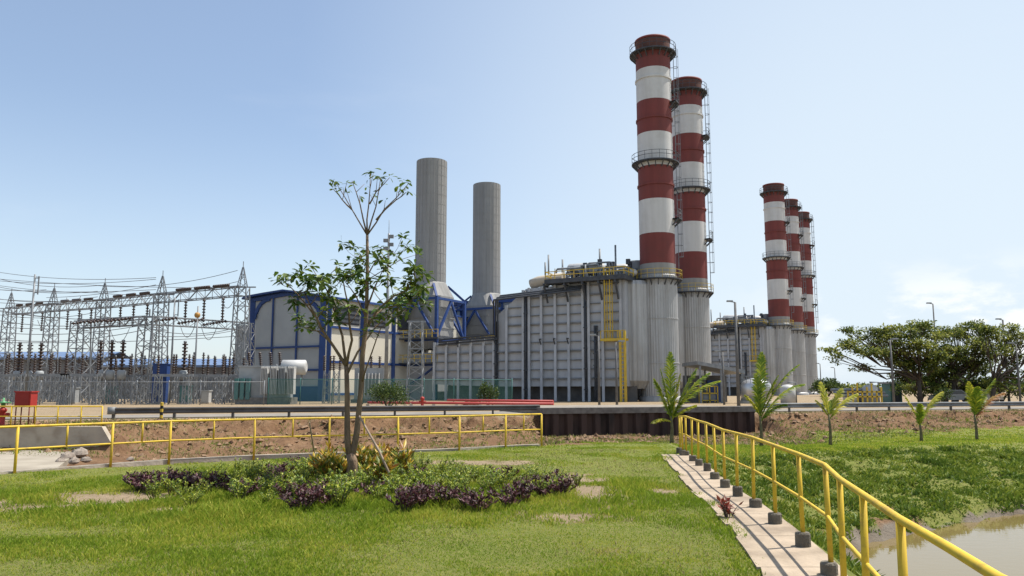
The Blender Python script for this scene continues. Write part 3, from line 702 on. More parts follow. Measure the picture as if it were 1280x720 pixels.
def make_bypass(h):
    t = thing('exhaust_stack', 'taller looking plain grey exhaust stack on blue steel frame, left of its pair', 'chimney', (0,0,0), 'plain grey exhaust stacks')
    zb = 17.3; r = 2.32; b = MB(); b.lathe([(r, zb), (r, h)], (0,0,0), 48); b.lathe([(r, h), (r-.15, h), (r-.15, h-2)], (0,0,0), 48, False)
    z = zb+1.5
    while z < h-.3: b.lathe([(r+.02, z-.05), (r+.02, z+.05)], (0,0,0), 48); z += 1.5
    for k in range(24): a_ = k*math.pi/12; b.bar((math.cos(a_)*(r+.005), math.sin(a_)*(r+.005), zb), (math.cos(a_)*(r+.005), math.sin(a_)*(r+.005), h), .05)
    b.build('shaft', mCASE2, t)
    c = MB(); P = []
    for rr, z, sq in ((r+.02, zb+.1, 0), (r+.1, zb, 0), (3.1, 15.2, 1), (3.1, 9.3, 1), (2.4, 7.4, 1)):
        for k in range(24):
            a = 2*math.pi*k/24; m_ = 1/max(abs(math.cos(a)), abs(math.sin(a))) if sq else 1
            m_ = min(m_, 1.16); P.append((rr*m_*math.cos(a), rr*m_*math.sin(a), z))
    c.add(P, [(i*24+k, i*24+(k+1) % 24, (i+1)*24+(k+1) % 24, (i+1)*24+k) for i in range(4) for k in range(24)])
    for z in (10.5,12,13.5):
        for s in (-1,1): c.box((0, s*3.16, z), (4.6,.14,.14)); c.box((s*3.16, 0, z), (.14,4.6,.14))
    c.build('diffuser', mCASE2, t)
    f = MB()
    for i in (-1,1):
        for j in (-1,1):
            f.bar((i*3.75,j*3.75,0), (i*3.75,j*3.75,14.8), .42)
            f.bar((i*3.75,j*3.75,14.8), (i*1.9,j*1.9,zb-.3), .3)
    for z in (5.0,8.6,14.6):
        for s in (-1,1): f.bar((-3.75,s*3.75,z), (3.75,s*3.75,z), .34); f.bar((s*3.75,-3.75,z), (s*3.75,3.75,z), .34)
    for s in (-1,1):
        f.bar((-3.75,s*3.75,8.8), (0,s*3.75,14.4), .3); f.bar((3.75,s*3.75,8.8), (0,s*3.75,14.4), .3)
        f.bar((s*3.75,-3.75,8.8), (s*3.75,0,14.4), .3); f.bar((s*3.75,3.75,8.8), (s*3.75,0,14.4), .3)
        f.bar((-3.75,s*3.75,0.3), (3.75,s*3.75,4.8), .26)
    f.build('support_frame', mBLUE, t)
    d = MB().box((0,-4.4,8.75), (10,1.6,.2)).box((0,-4.4,5.2), (10,1.6,.2)); p = d.build('platform', mDARK, t)
    q = MB()
    for z in (8.85,5.3):
        for x in range(-5,6): q.bar((x,-5.2,z), (x,-5.2,z+1.1), .07)
        for h_ in (1.1,.55): q.bar((-5,-5.2,z+h_), (5,-5.2,z+h_), .08)
    q.build('railing', mYELd, p)
    w = MB().box((0,0,3.4), (4.6,5,6.8)); w.build('inlet_box', mHRSG, t)
    return t
b1 = V(ST[0][0]-.88*36+.4, ST[0][1]+.48*36, PZ); b2 = V(ST[1][0]-.88*36+.6, ST[1][1]+.48*36, PZ)
BY = make_bypass(at(535,197,b1.y-2.3).z-PZ); BY.location = (gx(536, b1.y), b1.y, PZ); BY.rotation_euler = (0,0,ROT)
dup(BY, (gx(607.5, b2.y), b2.y, PZ), ROT, 'shorter looking plain grey exhaust stack, right of its pair')

# ------------------------------------------------------------------ turbine hall
def turbine_hall():
    C = V(gx(405,100), 100, PZ); w = 13.6
    t = thing('turbine_hall', 'blue framed turbine hall with pale grey panel gable, left of the grey exhaust stacks', 'industrial hall', C)
    ux, uy = V(-.88,.48,0), V(.48,.88,0)
    def pt(u, v, z): return C + ux*u + uy*v + V(0,0,z)
    eL, eR, pk = at(309,373,106.5).z-PZ, at(403,372,100).z-PZ, at(352,365.5,103.5).z-PZ
    prof = [(0,0), (0,eR), (w*.25,eR+(pk-eR)*.55), (w*.5,pk), (w*.75,eL+(pk-eL)*.55), (w,eL), (w,0)]
    b = MB(); n = len(prof); D = 46.
    P = [pt(u,0,z) for u, z in prof] + [pt(u,D,z) for u, z in prof]
    b.add(P, [list(range(n)), list(range(n,2*n))[::-1]] + [(n-1, 2*n-1, n, 0)])
    b.add([P[5],P[6],P[13],P[12]], [(0,1,2,3)])
    b.build('gable_wall', mPANEL, t)
    MB().add([P[0],P[7],P[8],P[1]], [(0,1,2,3)]).build('side_wall', mCREAM, t)
    r_ = MB(); Q = []
    ro = [(-.5,eR-.15)] + prof[1:6] + [(w+.7,eL-.25)]
    for v, dz in ((-1.0,.05), (D,.05), (-1.0,.28), (D,.28)):
        Q += [pt(u,v,z+dz) for u, z in ro]
    k = len(ro)
    F = [(i,i+1,k+i+1,k+i) for i in range(k-1)] + [(2*k+i,3*k+i,3*k+i+1,2*k+i+1) for i in range(k-1)] + [(i,2*k+i,2*k+i+1,i+1) for i in range(k-1)]
    F += [(0,k,3*k,2*k), (k-1,3*k-1,4*k-1,2*k-1)]
    r_.add(Q, F).build('roof', mBLUE, t)
    f = MB()
    def vb(u, z0, z1, ww): f.bar(pt(u,-.12,z0), pt(u,-.12,z1), ww, .3)
    vb(.4,0,eR,.8); vb(w-.5,0,eL,.9); vb(w*.36,2.5,pk-.4,.2); vb(w*.68,2.5,pk-.5,.2)
    for z in (eR*.53, 4.0): f.bar(pt(.9,-.14,z), pt(w-1.2,-.14,z), .24, .24)
    f.bar(pt(.3,-.14,.95), pt(w-.3,-.14,.95), .3, 1.9)
    for i in range(5):
        a = R(18*i); c = R(18*(i+1)); rr = 2.6
        f.bar(pt(w-1.1-rr*(1-math.cos(a)),-.1,eL-2.9+rr*math.sin(a)), pt(w-1.1-rr*(1-math.cos(c)),-.1,eL-2.9+rr*math.sin(c)), .25, .5)
        f.bar(pt(.9+rr*(1-math.cos(a)),-.1,eR-2.9+rr*math.sin(a)), pt(.9+rr*(1-math.cos(c)),-.1,eR-2.9+rr*math.sin(c)), .25, .5)
    f.bar(pt(.3,-.16,eR-.3), pt(w*.5,-.16,pk-.25), .25, .5); f.bar(pt(w-.3,-.16,eL-.3), pt(w*.5,-.16,pk-.25), .25, .5)
    for z in (eR*.38, eR*.72, .9): f.bar(pt(-.1,.3,z), pt(-.1,D-.3,z), .3, .3)
    for v in (.5,7,14,21,28): f.bar(pt(-.12,v,0), pt(-.12,v,eR), .5, .4)
    f.build('steel_frame', mBLUE, t)
    for v in (1.5,8,15): 
        q = MB(); q.add([pt(-.06,v,eR*.76), pt(-.06,v+5,eR*.76), pt(-.06,v+5,eR*.93), pt(-.06,v,eR*.93)], [(0,1,2,3)]); 
        for s in range(4): q.bar(pt(-.1,v,eR*(.78+.045*s)), pt(-.1,v+5,eR*(.78+.045*s)), .1, .08)
        q.build('louvre', mDARK, t)
    # lower annex seen at the left of the gable
    MB().add([pt(w+.1,1,0), pt(w+3.6,1,0), pt(w+3.6,1,eL*.74), pt(w+.1,1,eL*.74), pt(w+.1,9,0), pt(w+3.6,9,0), pt(w+3.6,9,eL*.74), pt(w+.1,9,eL*.74)],
             [(0,1,2,3),(1,5,6,2),(3,2,6,7),(0,3,7,4)]).build('annex', mPANEL, t)
    # long hall behind the exhaust stacks
    A = V(gx(655,127), 127, PZ)
    t2 = thing('machine_hall', 'long machine hall with blue roof edge behind the grey exhaust stacks', 'industrial hall', A)
    def p2(u, v, z): return A + ux*u + uy*v + V(0,0,z)
    b = MB(); L = 28; H2 = at(600,377,127).z-PZ
    P = [p2(u,v,z) for v in (0,14) for u in (0,L) for z in (0,H2)]
    b.add(P, [(0,2,3,1),(4,5,7,6),(0,1,5,4),(2,6,7,3)]).build('wall', mat('blue_grey_wall_panel', (.3,.34,.38), (.26,.3,.34), .5, .7), t2)  # blue-grey panel colour, darker than the turbine hall gable
    b = MB(); b.add([p2(-.6,-.8,H2), p2(L+.6,-.8,H2), p2(L+.6,15,H2), p2(-.6,15,H2), p2(-.6,-.8,H2+.6), p2(L+.6,-.8,H2+.6), p2(L+.6,15,H2+1), p2(-.6,15,H2+1)],
        [(0,1,2,3)[::-1],(4,5,6,7),(0,1,5,4),(1,2,6,5),(2,3,7,6),(3,0,4,7)]).build('roof', mBLUE, t2)
    b = MB()
    for u in range(0, 29, 4): b.bar(p2(u,-.1,0), p2(u,-.1,H2), .4, .3)
    b.bar(p2(0,-.12,H2*.55), p2(L,-.12,H2*.55), .3, .5)
    b.build('steel_frame', mBLUE, t2)
turbine_hall()

# ------------------------------------------------------------------ lattice structures of the switchyard
def lattice(b, p0, p1, w0, w1, n, t=.11, side=None):
    """square lattice column or beam from p0 to p1"""
    p0, p1 = Vector(p0), Vector(p1); d = (p1-p0).normalized()
    if abs(d.z) > .9: x, y = V(1,0,0), V(0,1,0)
    else: y = V(0,0,1); x = d.cross(y).normalized()
    C = [(-1,-1),(1,-1),(1,1),(-1,1)]
    def q(i, k): 
        w = w0+(w1-w0)*i/n; return p0+(p1-p0)*(i/n)+x*(C[k][0]*w/2)+y*(C[k][1]*w/2)
    for k in range(4):
        b.bar(q(0,k), q(n,k), t*.95)
        for i in range(n):
            a, c = (k, (k+1) % 4) if i % 2 else ((k+1) % 4, k)
            b.bar(q(i,a), q(i+1,c), t*.55)
            if i % 2 == 0: b.bar(q(i,k), q(i,(k+1) % 4), t*.5)
def insulator(b, p, q, r=.14, n=7):
    p, q = Vector(p), Vector(q); pts = []; rs = []
    for i in range(n):
        for f, k in ((0,.45),(.35,.45),(.4,1),(.75,1),(.8,.45)): pts.append(p+(q-p)*((i+f)/n)); rs.append(r*k)
    pts.append(q); rs.append(r*.45)
    b.tube(pts, rs, 7)
TW = [(297,92,334,'nearest lattice gantry tower standing beside the blue framed hall'), (195,98,345,'second lattice gantry tower left of the blue framed hall'),
      (122,107,354,'third lattice gantry tower left of the blue framed hall'), (58,115,360,'fourth lattice gantry tower left of the blue framed hall'), (4,123,366,'lattice gantry tower at left edge of photo')]
TP = []
def switchyard():
    for px, Y, ty, lab in TW:
        x = gx(px, Y); zt = at(px, ty, Y).z; zb = PZ
        t = thing('gantry_tower', lab, 'lattice tower', (x, Y, zb), 'lattice towers of the switchyard gantry')
        zs = zb+(zt-zb)*.85
        b = MB(); lattice(b, (x,Y,zb), (x,Y,zs), 1.75, 1.3, 12, .13); b.build('mast', mGALV, t)
        b = MB(); lattice(b, (x,Y,zs), (x,Y,zt), .95, .1, 4, .085); b.bar((x,Y,zt), (x,Y,zt+.7), .07); b.bar((x-1.6,Y,zs), (x+1.6,Y,zs), .14); b.build('peak', mGALV, t)
        TP.append((V(x,Y,0), zs, zt))
    for i in range(4):
        (a, za, _), (c, zc, _) = TP[i], TP[i+1]
        t = thing('gantry_beam', ['lattice beam spanning from the hall tower to the second tower','lattice beam spanning between second and third gantry towers','lattice beam spanning between third and fourth gantry towers','lattice beam spanning from fourth tower to the left edge tower'][i], 'gantry beam', ((a+c)/2)+V(0,0,za), 'lattice beams of the switchyard gantry')
        b = MB(); p0 = V(a.x,a.y,za-.45); p1 = V(c.x,c.y,zc-.45); lattice(b, p0, p1, 1.1, 1.1, 10, .11); b.build('truss', mGALV, t)
        for k, f in enumerate((.22,.45,.68)):
            q = p0+(p1-p0)*f; b = MB(); insulator(b, q+V(0,0,-.6), q+V(.0,0,-3.4), .2, 8); b.build('hanging_insulator', mINS, t)
            b = MB(); e = (p1-p0).normalized(); insulator(b, q+e*1.4+V(0,-.7,.75), q-e*1.6+V(0,-1.6,.6), .19, 9); b.build('strain_insulator', mINS, t)
    # lower gantry
    LG = [(181,84,397,'lattice leg of the lower gantry in front of the second tower'), (305,97,405,'lattice leg of the lower gantry against the hall gable'), (95,88,402,'lattice leg at the left end of lower gantry')]
    lp = []
    for px, Y, ty, lab in LG:
        x = gx(px,Y); z = at(px,ty,Y).z; t = thing('gantry_tower', lab, 'lattice tower', (x,Y,PZ), 'lattice legs of the lower gantry')
        b = MB(); lattice(b, (x,Y,PZ), (x,Y,z), 1.9, 1.5, 9, .12); b.build('mast', mGALV, t); b = MB(); b.bar((x,Y,z), (x,Y,z+.9), .12); b.bar((x-.8,Y,z+.05),(x+.8,Y,z+.05),.14); b.build('peak', mGALV, t)
        lp.append(V(x,Y,z))
    for (i, j), lab in (((0,1),'lower lattice beam with dark strain insulators near the hall'), ((2,0),'lower lattice beam at far left with dark strain insulators')):
        a, c = lp[i], lp[j]; t = thing('gantry_beam', lab, 'gantry beam', (a+c)/2, 'lower gantry beams')
        b = MB(); lattice(b, a+V(0,0,-.3), c+V(0,0,-.3), .9, .9, 10, .1); b.build('truss', mGALV, t)
        for k, f in enumerate((.2,.45,.7)):
            q = a+(c-a)*f; b = MB(); insulator(b, q+V(-1.3,-2.2,-.5), q+V(.9,-.5,.1), .18, 8); b.build('strain_insulator', mINS, t)
    # overhead wires
    rr = random.Random(3); k = 0
    W_ = [((-40,350,128),(122,366,107)),((-40,375,112),(195,372,98)),((-30,384,104),(181,399,84)),((-30,412,90),(181,406,84)),((122,366,107),(297,352,92)),((58,372,115),(195,356,98)),((-30,428,86),(300,420,96)),((-40,333,130),(195,347,98)),((-40,345,130),(297,360,93)),((-40,356,125),(58,362,115)),((-40,365,120),(122,371,106)),((-40,380,100),(181,400,84)),((-30,340,118),(122,357,107)),((-30,348,118),(195,349,98)),((-30,352,112),(122,364,106)),((-30,360,110),(195,362,97)),((-30,371,108),(195,367,98)),((-30,395,90),(181,398,84)),((-30,405,92),(181,401,84)),
          ((-30,388,100),(122,390,106)),((122,357,107),(297,338,92)),((195,420,84),(297,412,95)),((-30,420,88),(181,412,84)),((181,410,83),(300,408,96))]
    for (x0,y0,Y0), (x1,y1,Y1) in W_:
        a, c = at(x0,y0,Y0), at(x1,y1,Y1); n = 14; s = rr.uniform(.3,1.1)
        pts = [a+(c-a)*(i/n)-V(0,0,4*s*(i/n)*(1-i/n)) for i in range(n+1)]
        o = MB().tube(pts, .035, 4).build('power_cable', mWIRE, org=a); tag(o, 'thin dark overhead cable strung across the switchyard', 'cable', 'overhead cables of the switchyard')
    # hanging jumper loops
    for i, (x, y0, Y, w, s) in enumerate(((262,405,90,22,26),(235,405,90,20,22),(150,412,92,24,22),(105,410,92,22,24),(60,400,95,26,20),(285,375,92,16,14),(92,372,108,18,14))):
        a, c = at(x-w/2,y0,Y), at(x+w/2,y0-2,Y); dz = s/FPX*Y
        pts = [a+(c-a)*(k/12)-V(0,0,4*dz*(k/12)*(1-k/12)*.8) for k in range(13)]
        o = MB().tube(pts, .035, 4).build('jumper_cable', mWIRE, org=a); tag(o, 'drooping jumper cable loop hanging below a gantry beam', 'cable', 'drooping jumper cables')
    # instrument posts: lattice stand, cross bar, dark porcelain columns
    def post(h0, h1, r, kind):
        t = thing('insulator_post', {0:'slim dark insulator column on lattice stand in the switchyard',1:'tall stout dark insulator with grey base tank in the switchyard',2:'three dark insulators on one wide lattice table in the switchyard'}[kind], 'insulator', (0,0,0), {0:'slim insulator posts of the switchyard',1:'stout insulator posts of the switchyard',2:'three pole breaker tables of the switchyard'}[kind])
        b = MB()
        if kind == 2:
            for x in (-1.5,1.5): lattice(b, (x,0,0), (x,0,h0), .7, .5, 5, .09)
            b.bar((-2.1,0,h0), (2.1,0,h0), .28)
        else: lattice(b, (0,0,0), (0,0,h0), .75, .5, 6, .1)
        b.build('stand', mGALV, t)
        for x in ((-1.6,0,1.6) if kind == 2 else (0,)):
            b = MB(); zb = h0
            if kind == 1: MB().lathe([(0,h0),(.42,h0),(.45,h0+.9),(.3,h0+1.0),(0,h0+1.0)], (0,0,0), 12).build('base_tank', mGREYEQ, t); zb = h0+1.0
            insulator(b, (x,0,zb), (x,0,h1), r, 8); b.build('porcelain', mINS, t)
            MB().lathe([(0,h1),(r*.6,h1),(r*.6,h1+.22),(0,h1+.25)], (x,0,0), 8).build('cap', mGALVd, t)
        return t
    k0 = post(3.1, 5.3, .17, 0); k1 = post(2.6, 6.6, .3, 1); k2 = post(3.0, 5.0, .17, 2)
    def put(k, first, px, Y, sc=1): 
        loc = (gx(px,Y), Y, PZ)
        if first: k.location = loc
        else: dup(k, loc, 0, sc=sc)
    for i, (px, Y) in enumerate(((20,88),(33,88),(47,88),(122,84),(136,84),(150,84),(228,86))): put(k1, i == 0, px, Y)
    for i, (px, Y) in enumerate([(p, 92+ (p*7 % 5)) for p in (72,88,162,174,190,207,240,252,266,278,8,62,105,218,290)] + [(p, 104+(p*3 % 7)) for p in (15,40,68,96,118,143,168,196,215,235,258,280)]): put(k0, i == 0, px, Y, 1+.03*(i % 4))
    for i, (px, Y) in enumerate(((60,80),(100,80),(215,82),(258,84),(5,81),(160,86),(285,88))): put(k2, i == 0, px, Y)
    # control kiosks between the stands
    def kiosk(px, Y, w, h, m_, lab):
        x = gx(px,Y); t = thing('control_kiosk', lab, 'kiosk', (x,Y,PZ))
        MB().box((x,Y,PZ+.15+h/2), (w,.8,h)).box((x,Y,PZ+.2+h), (w+.15,.95,.1)).build('cabinet', m_, t)
        MB().box((x,Y,PZ+.075), (w+.2,1,.15)).build('plinth', mCONC, t); MB().box((x,Y-.415,PZ+.2+h/2), (w*.8,.03,h*.85)).build('door', m_, t)
    kiosk(200,83,1.5,4.0,mBLUE,'tall blue cabinet standing among the switchyard lattice stands')
    kiosk(232,84,1.0,1.7,mTEAL,'low teal control kiosk right of the tall blue cabinet'); kiosk(258,86,.8,1.2,mWHITEEQ,'small white control box near right end of the switchyard')
    kiosk(310,90,1.6,2.6,mGREYEQ,'pale grey control kiosk left of the transformer'); kiosk(90,86,1.1,1.5,mGREYEQ,'small grey control kiosk in middle of the switchyard'); kiosk(140,88,1.1,1.6,mTEAL,'low teal control kiosk left of the tall blue cabinet')
    # poles
    for px, Y, y1, lab in ((212,90,372,'thin grey pole left of the hanging insulators'),(32,84,343,'thin grey mast with short cross arms above left cables')):
        x = gx(px,Y); z = at(px,y1,Y).z; t = thing('pole', lab, 'pole', (x,Y,PZ)); MB().tube([(x,Y,PZ),(x,Y,z)], [.14,.09], 8).build('shaft', mGALVd, t)
        b = MB(); b.bar((x-.1,Y,z-.4),(x+.5,Y,z-.4),.09); b.bar((x+.45,Y,z-2.2),(x+.45,Y,z-.2),.1); b.bar((x,Y,z-2),(x+.5,Y,z-2),.08); b.build('bracket', mGALVd, t)
    Y = 86; x = gx(242,Y); z = at(242,394,Y).z; t = thing('marker_pole', 'thin pole with orange round marker in the switchyard', 'pole', (x,Y,PZ))
    MB().tube([(x,Y,PZ),(x,Y,z+1)], .09, 8).build('shaft', mGALVd, t); b = MB(); b.lathe([(0,-.32),(.2,-.27),(.31,-.11),(.31,.11),(.2,.27),(0,.32)], (x,Y-.1,z), 14); b.build('marker', mORNG, t)
    # blue roofed sheds beyond
    for (pa, pb, Y, yt, lab) in ((-40,128,128,438,'long low shed with pale blue roof behind left half of switchyard'),(120,300,122,447,'long low shed with pale blue roof behind right half of switchyard')):
        xa, xb = gx(pa,Y), gx(pb,Y); z = at(100,yt,Y).z; c = (xa+xb)/2
        t = thing('storage_shed', lab, 'shed', (c,Y,PZ))
        b = MB(); b.box((c,Y+5,(z-1.7)/2+.2), (xb-xa-1,8,z-1.6)); b.build('wall', mat('dim_wall', (.2,.2,.2), (.15,.15,.16), .6, .8), t)
        b = MB(); P = [(xa,Y,z-1.15),(xb,Y,z-1.15),(xb,Y+5,z),(xa,Y+5,z),(xa,Y+10,z-1.15),(xb,Y+10,z-1.15)]
        b.add(P, [(0,1,2,3),(3,2,5,4)]); b.add([(p[0],p[1],p[2]-.15) for p in P], [(3,2,1,0),(4,5,2,3)]); b.add([P[0],P[1],(xb,Y,z-1.5),(xa,Y,z-1.5)], [(3,2,1,0)])
        b.build('roof', mBLUEL, t)
switchyard()

# transformer
def transformer():
    Y = 84; cx = gx(337,Y); s = Y/FPX
    t = thing('power_transformer', 'pale grey power transformer with radiator fins in front of the hall gable', 'transformer', (cx,Y,PZ))
    MB().box((cx-.6,Y+.6,PZ+2.3), (5.2,2.2,3.2)).box((cx-.6,Y+.6,PZ+3.98), (5.4,2.4,.16)).build('tank', mGREYEQ, t)
    MB().box((cx-.4,Y+.4,PZ+.35), (5.8,2.8,.7)).build('plinth', mCONCd, t)
    for k, x in enumerate((-.55,.45,1.3,2.25)):
        b = MB()
        for j in range(5): b.box((cx+x+j*.15,Y-.95,PZ+2.5), (.06,.9,2.9))
        b.bar((cx+x-.05,Y-.95,PZ+3.9),(cx+x+.68,Y-.95,PZ+3.9),.18); b.build('radiator', mWHITEEQ if k != 2 else mGREYEQ, t)
    z = at(368,459,Y).z; MB().tube([(cx+1.0,Y+.5,z),(cx+1.15,Y+.5,z),(cx+3.55,Y+.5,z),(cx+3.7,Y+.5,z)], [.45,.8,.8,.45], 18).build('conservator', mWHITEEQ, t)
    b = MB(); b.bar((cx+1.5,Y+.5,PZ+4),(cx+1.5,Y+.5,z-.6),.18); b.bar((cx+3.2,Y+.5,PZ+2),(cx+3.2,Y+.5,z-.6),.18); b.tube([(cx+1.2,Y+.5,z-.7),(cx+.4,Y+.5,PZ+4.2)],.1,6); b.build('conservator_stand', mGALVd, t)
    for x in (-2.4,-1.2,-.1,.9):
        b = MB(); insulator(b, (cx+x,Y+.4,PZ+4.05), (cx+x-.1,Y+.2,PZ+5.5), .2, 7); b.build('bushing', mINS, t)
    b = MB()
    for x in (-3.2,-2.6,-2.0): b.box((cx+x,Y-.9,PZ+1.6), (.4,.5,2.2))
    b.build('cooler', mTEAL, t)
    # smaller transformer seen between the trunks
    Y = 92; cx = gx(418,Y); t = thing('power_transformer', 'small grey transformer seen through the lawn tree trunks', 'transformer', (cx,Y,PZ))
    MB().box((cx+4.2,Y,PZ+2.2), (3.4,2.2,3.6)).build('tank', mGREYEQ, t); MB().box((cx+4.2,Y,PZ+.2), (4,3,.4)).build('plinth', mCONCd, t)
    b = MB()
    for j in range(7): b.box((cx+3+j*.4,Y-1.35,PZ+2.1), (.07,.5,2.6))
    b.build('radiator', mWHITEEQ, t)
    for x in (3.2,4.2,5.2):
        b = MB(); insulator(b, (cx+x,Y,PZ+4), (cx+x,Y,PZ+5.4), .2, 7); b.build('bushing', mINS, t)
    for i, px in enumerate((408,420)):
        x = gx(px,88); b = MB(); t = thing('insulator_post', ['lattice post with dark insulator, left of two between hall and lawn tree','lattice post with dark insulator, right of two between hall and lawn tree'][i], 'insulator', (x,88,PZ)); lattice(b,(x,88,PZ),(x,88,3.9),.7,.6,5,.09); b.build('stand', mGALV, t)
        for o in (-.35,.35):
            b = MB(); insulator(b,(x+o,88,3.9),(x+o,88,5.6),.17,7); b.build('porcelain', mINS, t)
transformer()

# green chain link fence
def chain_fence():
    M = bpy.data.materials.new('green_mesh'); M.use_nodes = True; nt = M.node_tree; N = nt.nodes; L = nt.links
    b = N['Principled BSDF']; b.inputs['Base Color'].default_value = (.05,.2,.17,1); b.inputs['Roughness'].default_value = .6
    tr = N.new('ShaderNodeBsdfTransparent'); mx = N.new('ShaderNodeMixShader'); mx.inputs[0].default_value = .28
    L.new(tr.outputs[0], mx.inputs[1]); L.new(b.outputs[0], mx.inputs[2]); L.new(mx.outputs[0], N['Material Output'].inputs[0])
    for name, pa, ya, pb, yb, h, lab in (('chain_link_fence',-30,79,330,79.5,2.3,'thin wire mesh fence in front of the switchyard'),('chain_link_fence',335,81,640,86,2.6,'green wire mesh fence in front of hall and exhaust stacks')):
        a = V(gx(pa,ya),ya,PZ); c = V(gx(pb,yb),yb,PZ); t = thing(name, lab, 'fence', a); n = int((c-a).length/3)
        mm = M if h > 2.5 else None
        if mm is None:
            mm = M.copy(); mm.name = 'grey_mesh'; mm.node_tree.nodes['Principled BSDF'].inputs['Base Color'].default_value = (.25,.27,.26,1)
            for nd in mm.node_tree.nodes:
                if nd.type == 'MIX_SHADER': nd.inputs[0].default_value = .09
        MB().add([a, c, c+V(0,0,h), a+V(0,0,h)], [(0,1,2,3)]).build('wire_mesh', mm, t)
        for i in range(n+1):
            p = a+(c-a)*(i/n); MB().tube([p, p+V(0,0,h+.15)], .05, 6).build('post', mTEAL if h > 2.5 else mGALVd, t)
        MB().tube([a+V(0,0,h), c+V(0,0,h)], .04, 6).build('top_rail', mTEAL if h > 2.5 else mGALVd, t)
chain_fence()

# masts, lamp posts, pipes on the plant side
def masts():
    Y = 84; x = gx(519,Y); zt = at(519,402,Y).z
    t = thing('lattice_mast', 'short lattice mast standing before the left grey exhaust stack', 'lattice tower', (x,Y,PZ)); b = MB(); lattice(b,(x,Y,PZ),(x,Y,zt),1.7,1.3,9,.12); b.build('mast', mGALV, t)
    b = MB(); b.bar((x-1,Y,zt),(x+1,Y,zt),.18); b.build('head_beam', mGALV, t)
    Y = 88; x = gx(482,Y); zt = at(482,292,Y).z
    t = thing('floodlight_mast', 'tall slim mast with floodlight cluster left of exhaust stacks', 'light mast', (x,Y,PZ)); MB().tube([(x,Y,PZ),(x,Y,zt)], [.24,.12], 10).build('shaft', mGALV, t)
    for k in range(5):
        z = at(482,296+k*5,Y).z; b = MB(); b.box((x+(-.3 if k % 2 else .3),Y-.15,z), (.55,.3,.38)); b.bar((x,Y,z),(x+(-.3 if k % 2 else .3),Y,z),.08); b.build('floodlight', mGALVd, t)
    MB().tube([(x,Y,zt),(x,Y,zt+1.6)], .03, 5).build('antenna', mGALVd, t)
    def lamp(px, Y, py, lab, side=1, base=PZ, r=.12):
        x = gx(px,Y); z = at(px,py,Y).z
        t = thing('lamp_post', lab, 'lamp post', (x,Y,base), 'lamp posts of the power station'); MB().tube([(x,Y,base),(x,Y,z)], [r,r*.65], 8).build('pole', mPOLE, t)
        b = MB(); b.bar((x,Y,z),(x-side*.45,Y,z+.08),.08); b.build('arm', mGALVd, t); b = MB(); b.box((x-side*.5,Y,z+.12), (.55,.3,.14)); b.build('lamp_head', mGREYEQ, t)
    lamp(749,72,420,'thin lamp post standing before middle of nearest boiler house', 1); lamp(771,70,428,'white lamp post beside the yellow ladder of nearest boiler', -1)
    lamp(923,74,378,'tall lamp post standing left of far boiler house', 1, r=.17); lamp(1174,98,380,'tall lamp post rising behind the broad tree crown', 1)
    lamp(1261,92,400,'lamp post rising through right side of broad trees', 1, r=.15); lamp(1027,150,455,'thin lamp post just right of the last distant chimney', 1); lamp(1045,165,460,'short distant lamp post left of the broad trees', 1)
    lamp(1117,78,425,'pole standing in front of the broad tree trunk', -1, r=.13); lamp(1275,82,430,'lamp post near right edge behind the last palm', 1); lamp(905,80,440,'thin lamp post beside the open canopy', 1)
    Y = 70; a = V(gx(460,Y),Y,PZ); c = V(gx(692,Y-6),Y-6,PZ)
    t = thing('red_pipeline', 'long low red pipeline lying before the boiler house', 'pipeline', a)
    MB().tube([a+V(0,0,.42), c+V(0,0,.42)], .11, 10).tube([a+V(7,.5,.62), c+V(0,.5,.62)], .1, 8).build('pipe', mREDP, t)
    for i in range(9): p = a+(c-a)*(i/8); MB().box((p.x,p.y+.1,PZ+.15), (.25,.6,.3)).build('support', mCONC, t)
    x = gx(528,64); t = thing('fire_hydrant', 'small red hydrant beside left end of the red pipeline', 'hydrant', (x,64,PZ))
    MB().lathe([(0,0),(.2,0),(.2,.1),(.12,.15),(.12,.75),(.18,.8),(.15,.95),(0,1.02)], (x,64,PZ), 12).build('body', mFIRE, t); MB().tube([(x-.28,64,PZ+.6),(x+.28,64,PZ+.6)], .07, 8).build('outlet', mFIRE, t)
    p = V(gx(203,40.5),40.5,PZ); t = thing('marker_post', 'short yellow and black marker post before left end of dark guardrail', 'bollard', p); b = MB(); 
    for k in range(6): b.mi = k % 2; b.lathe([(.08,.16*k),(.08,.16*k+.16)], p, 10)
    b.mi = 1; b.lathe([(.08,.96),(0,.98)], p, 10); b.build('shaft', [mTYRE, mYELd], t)
masts()

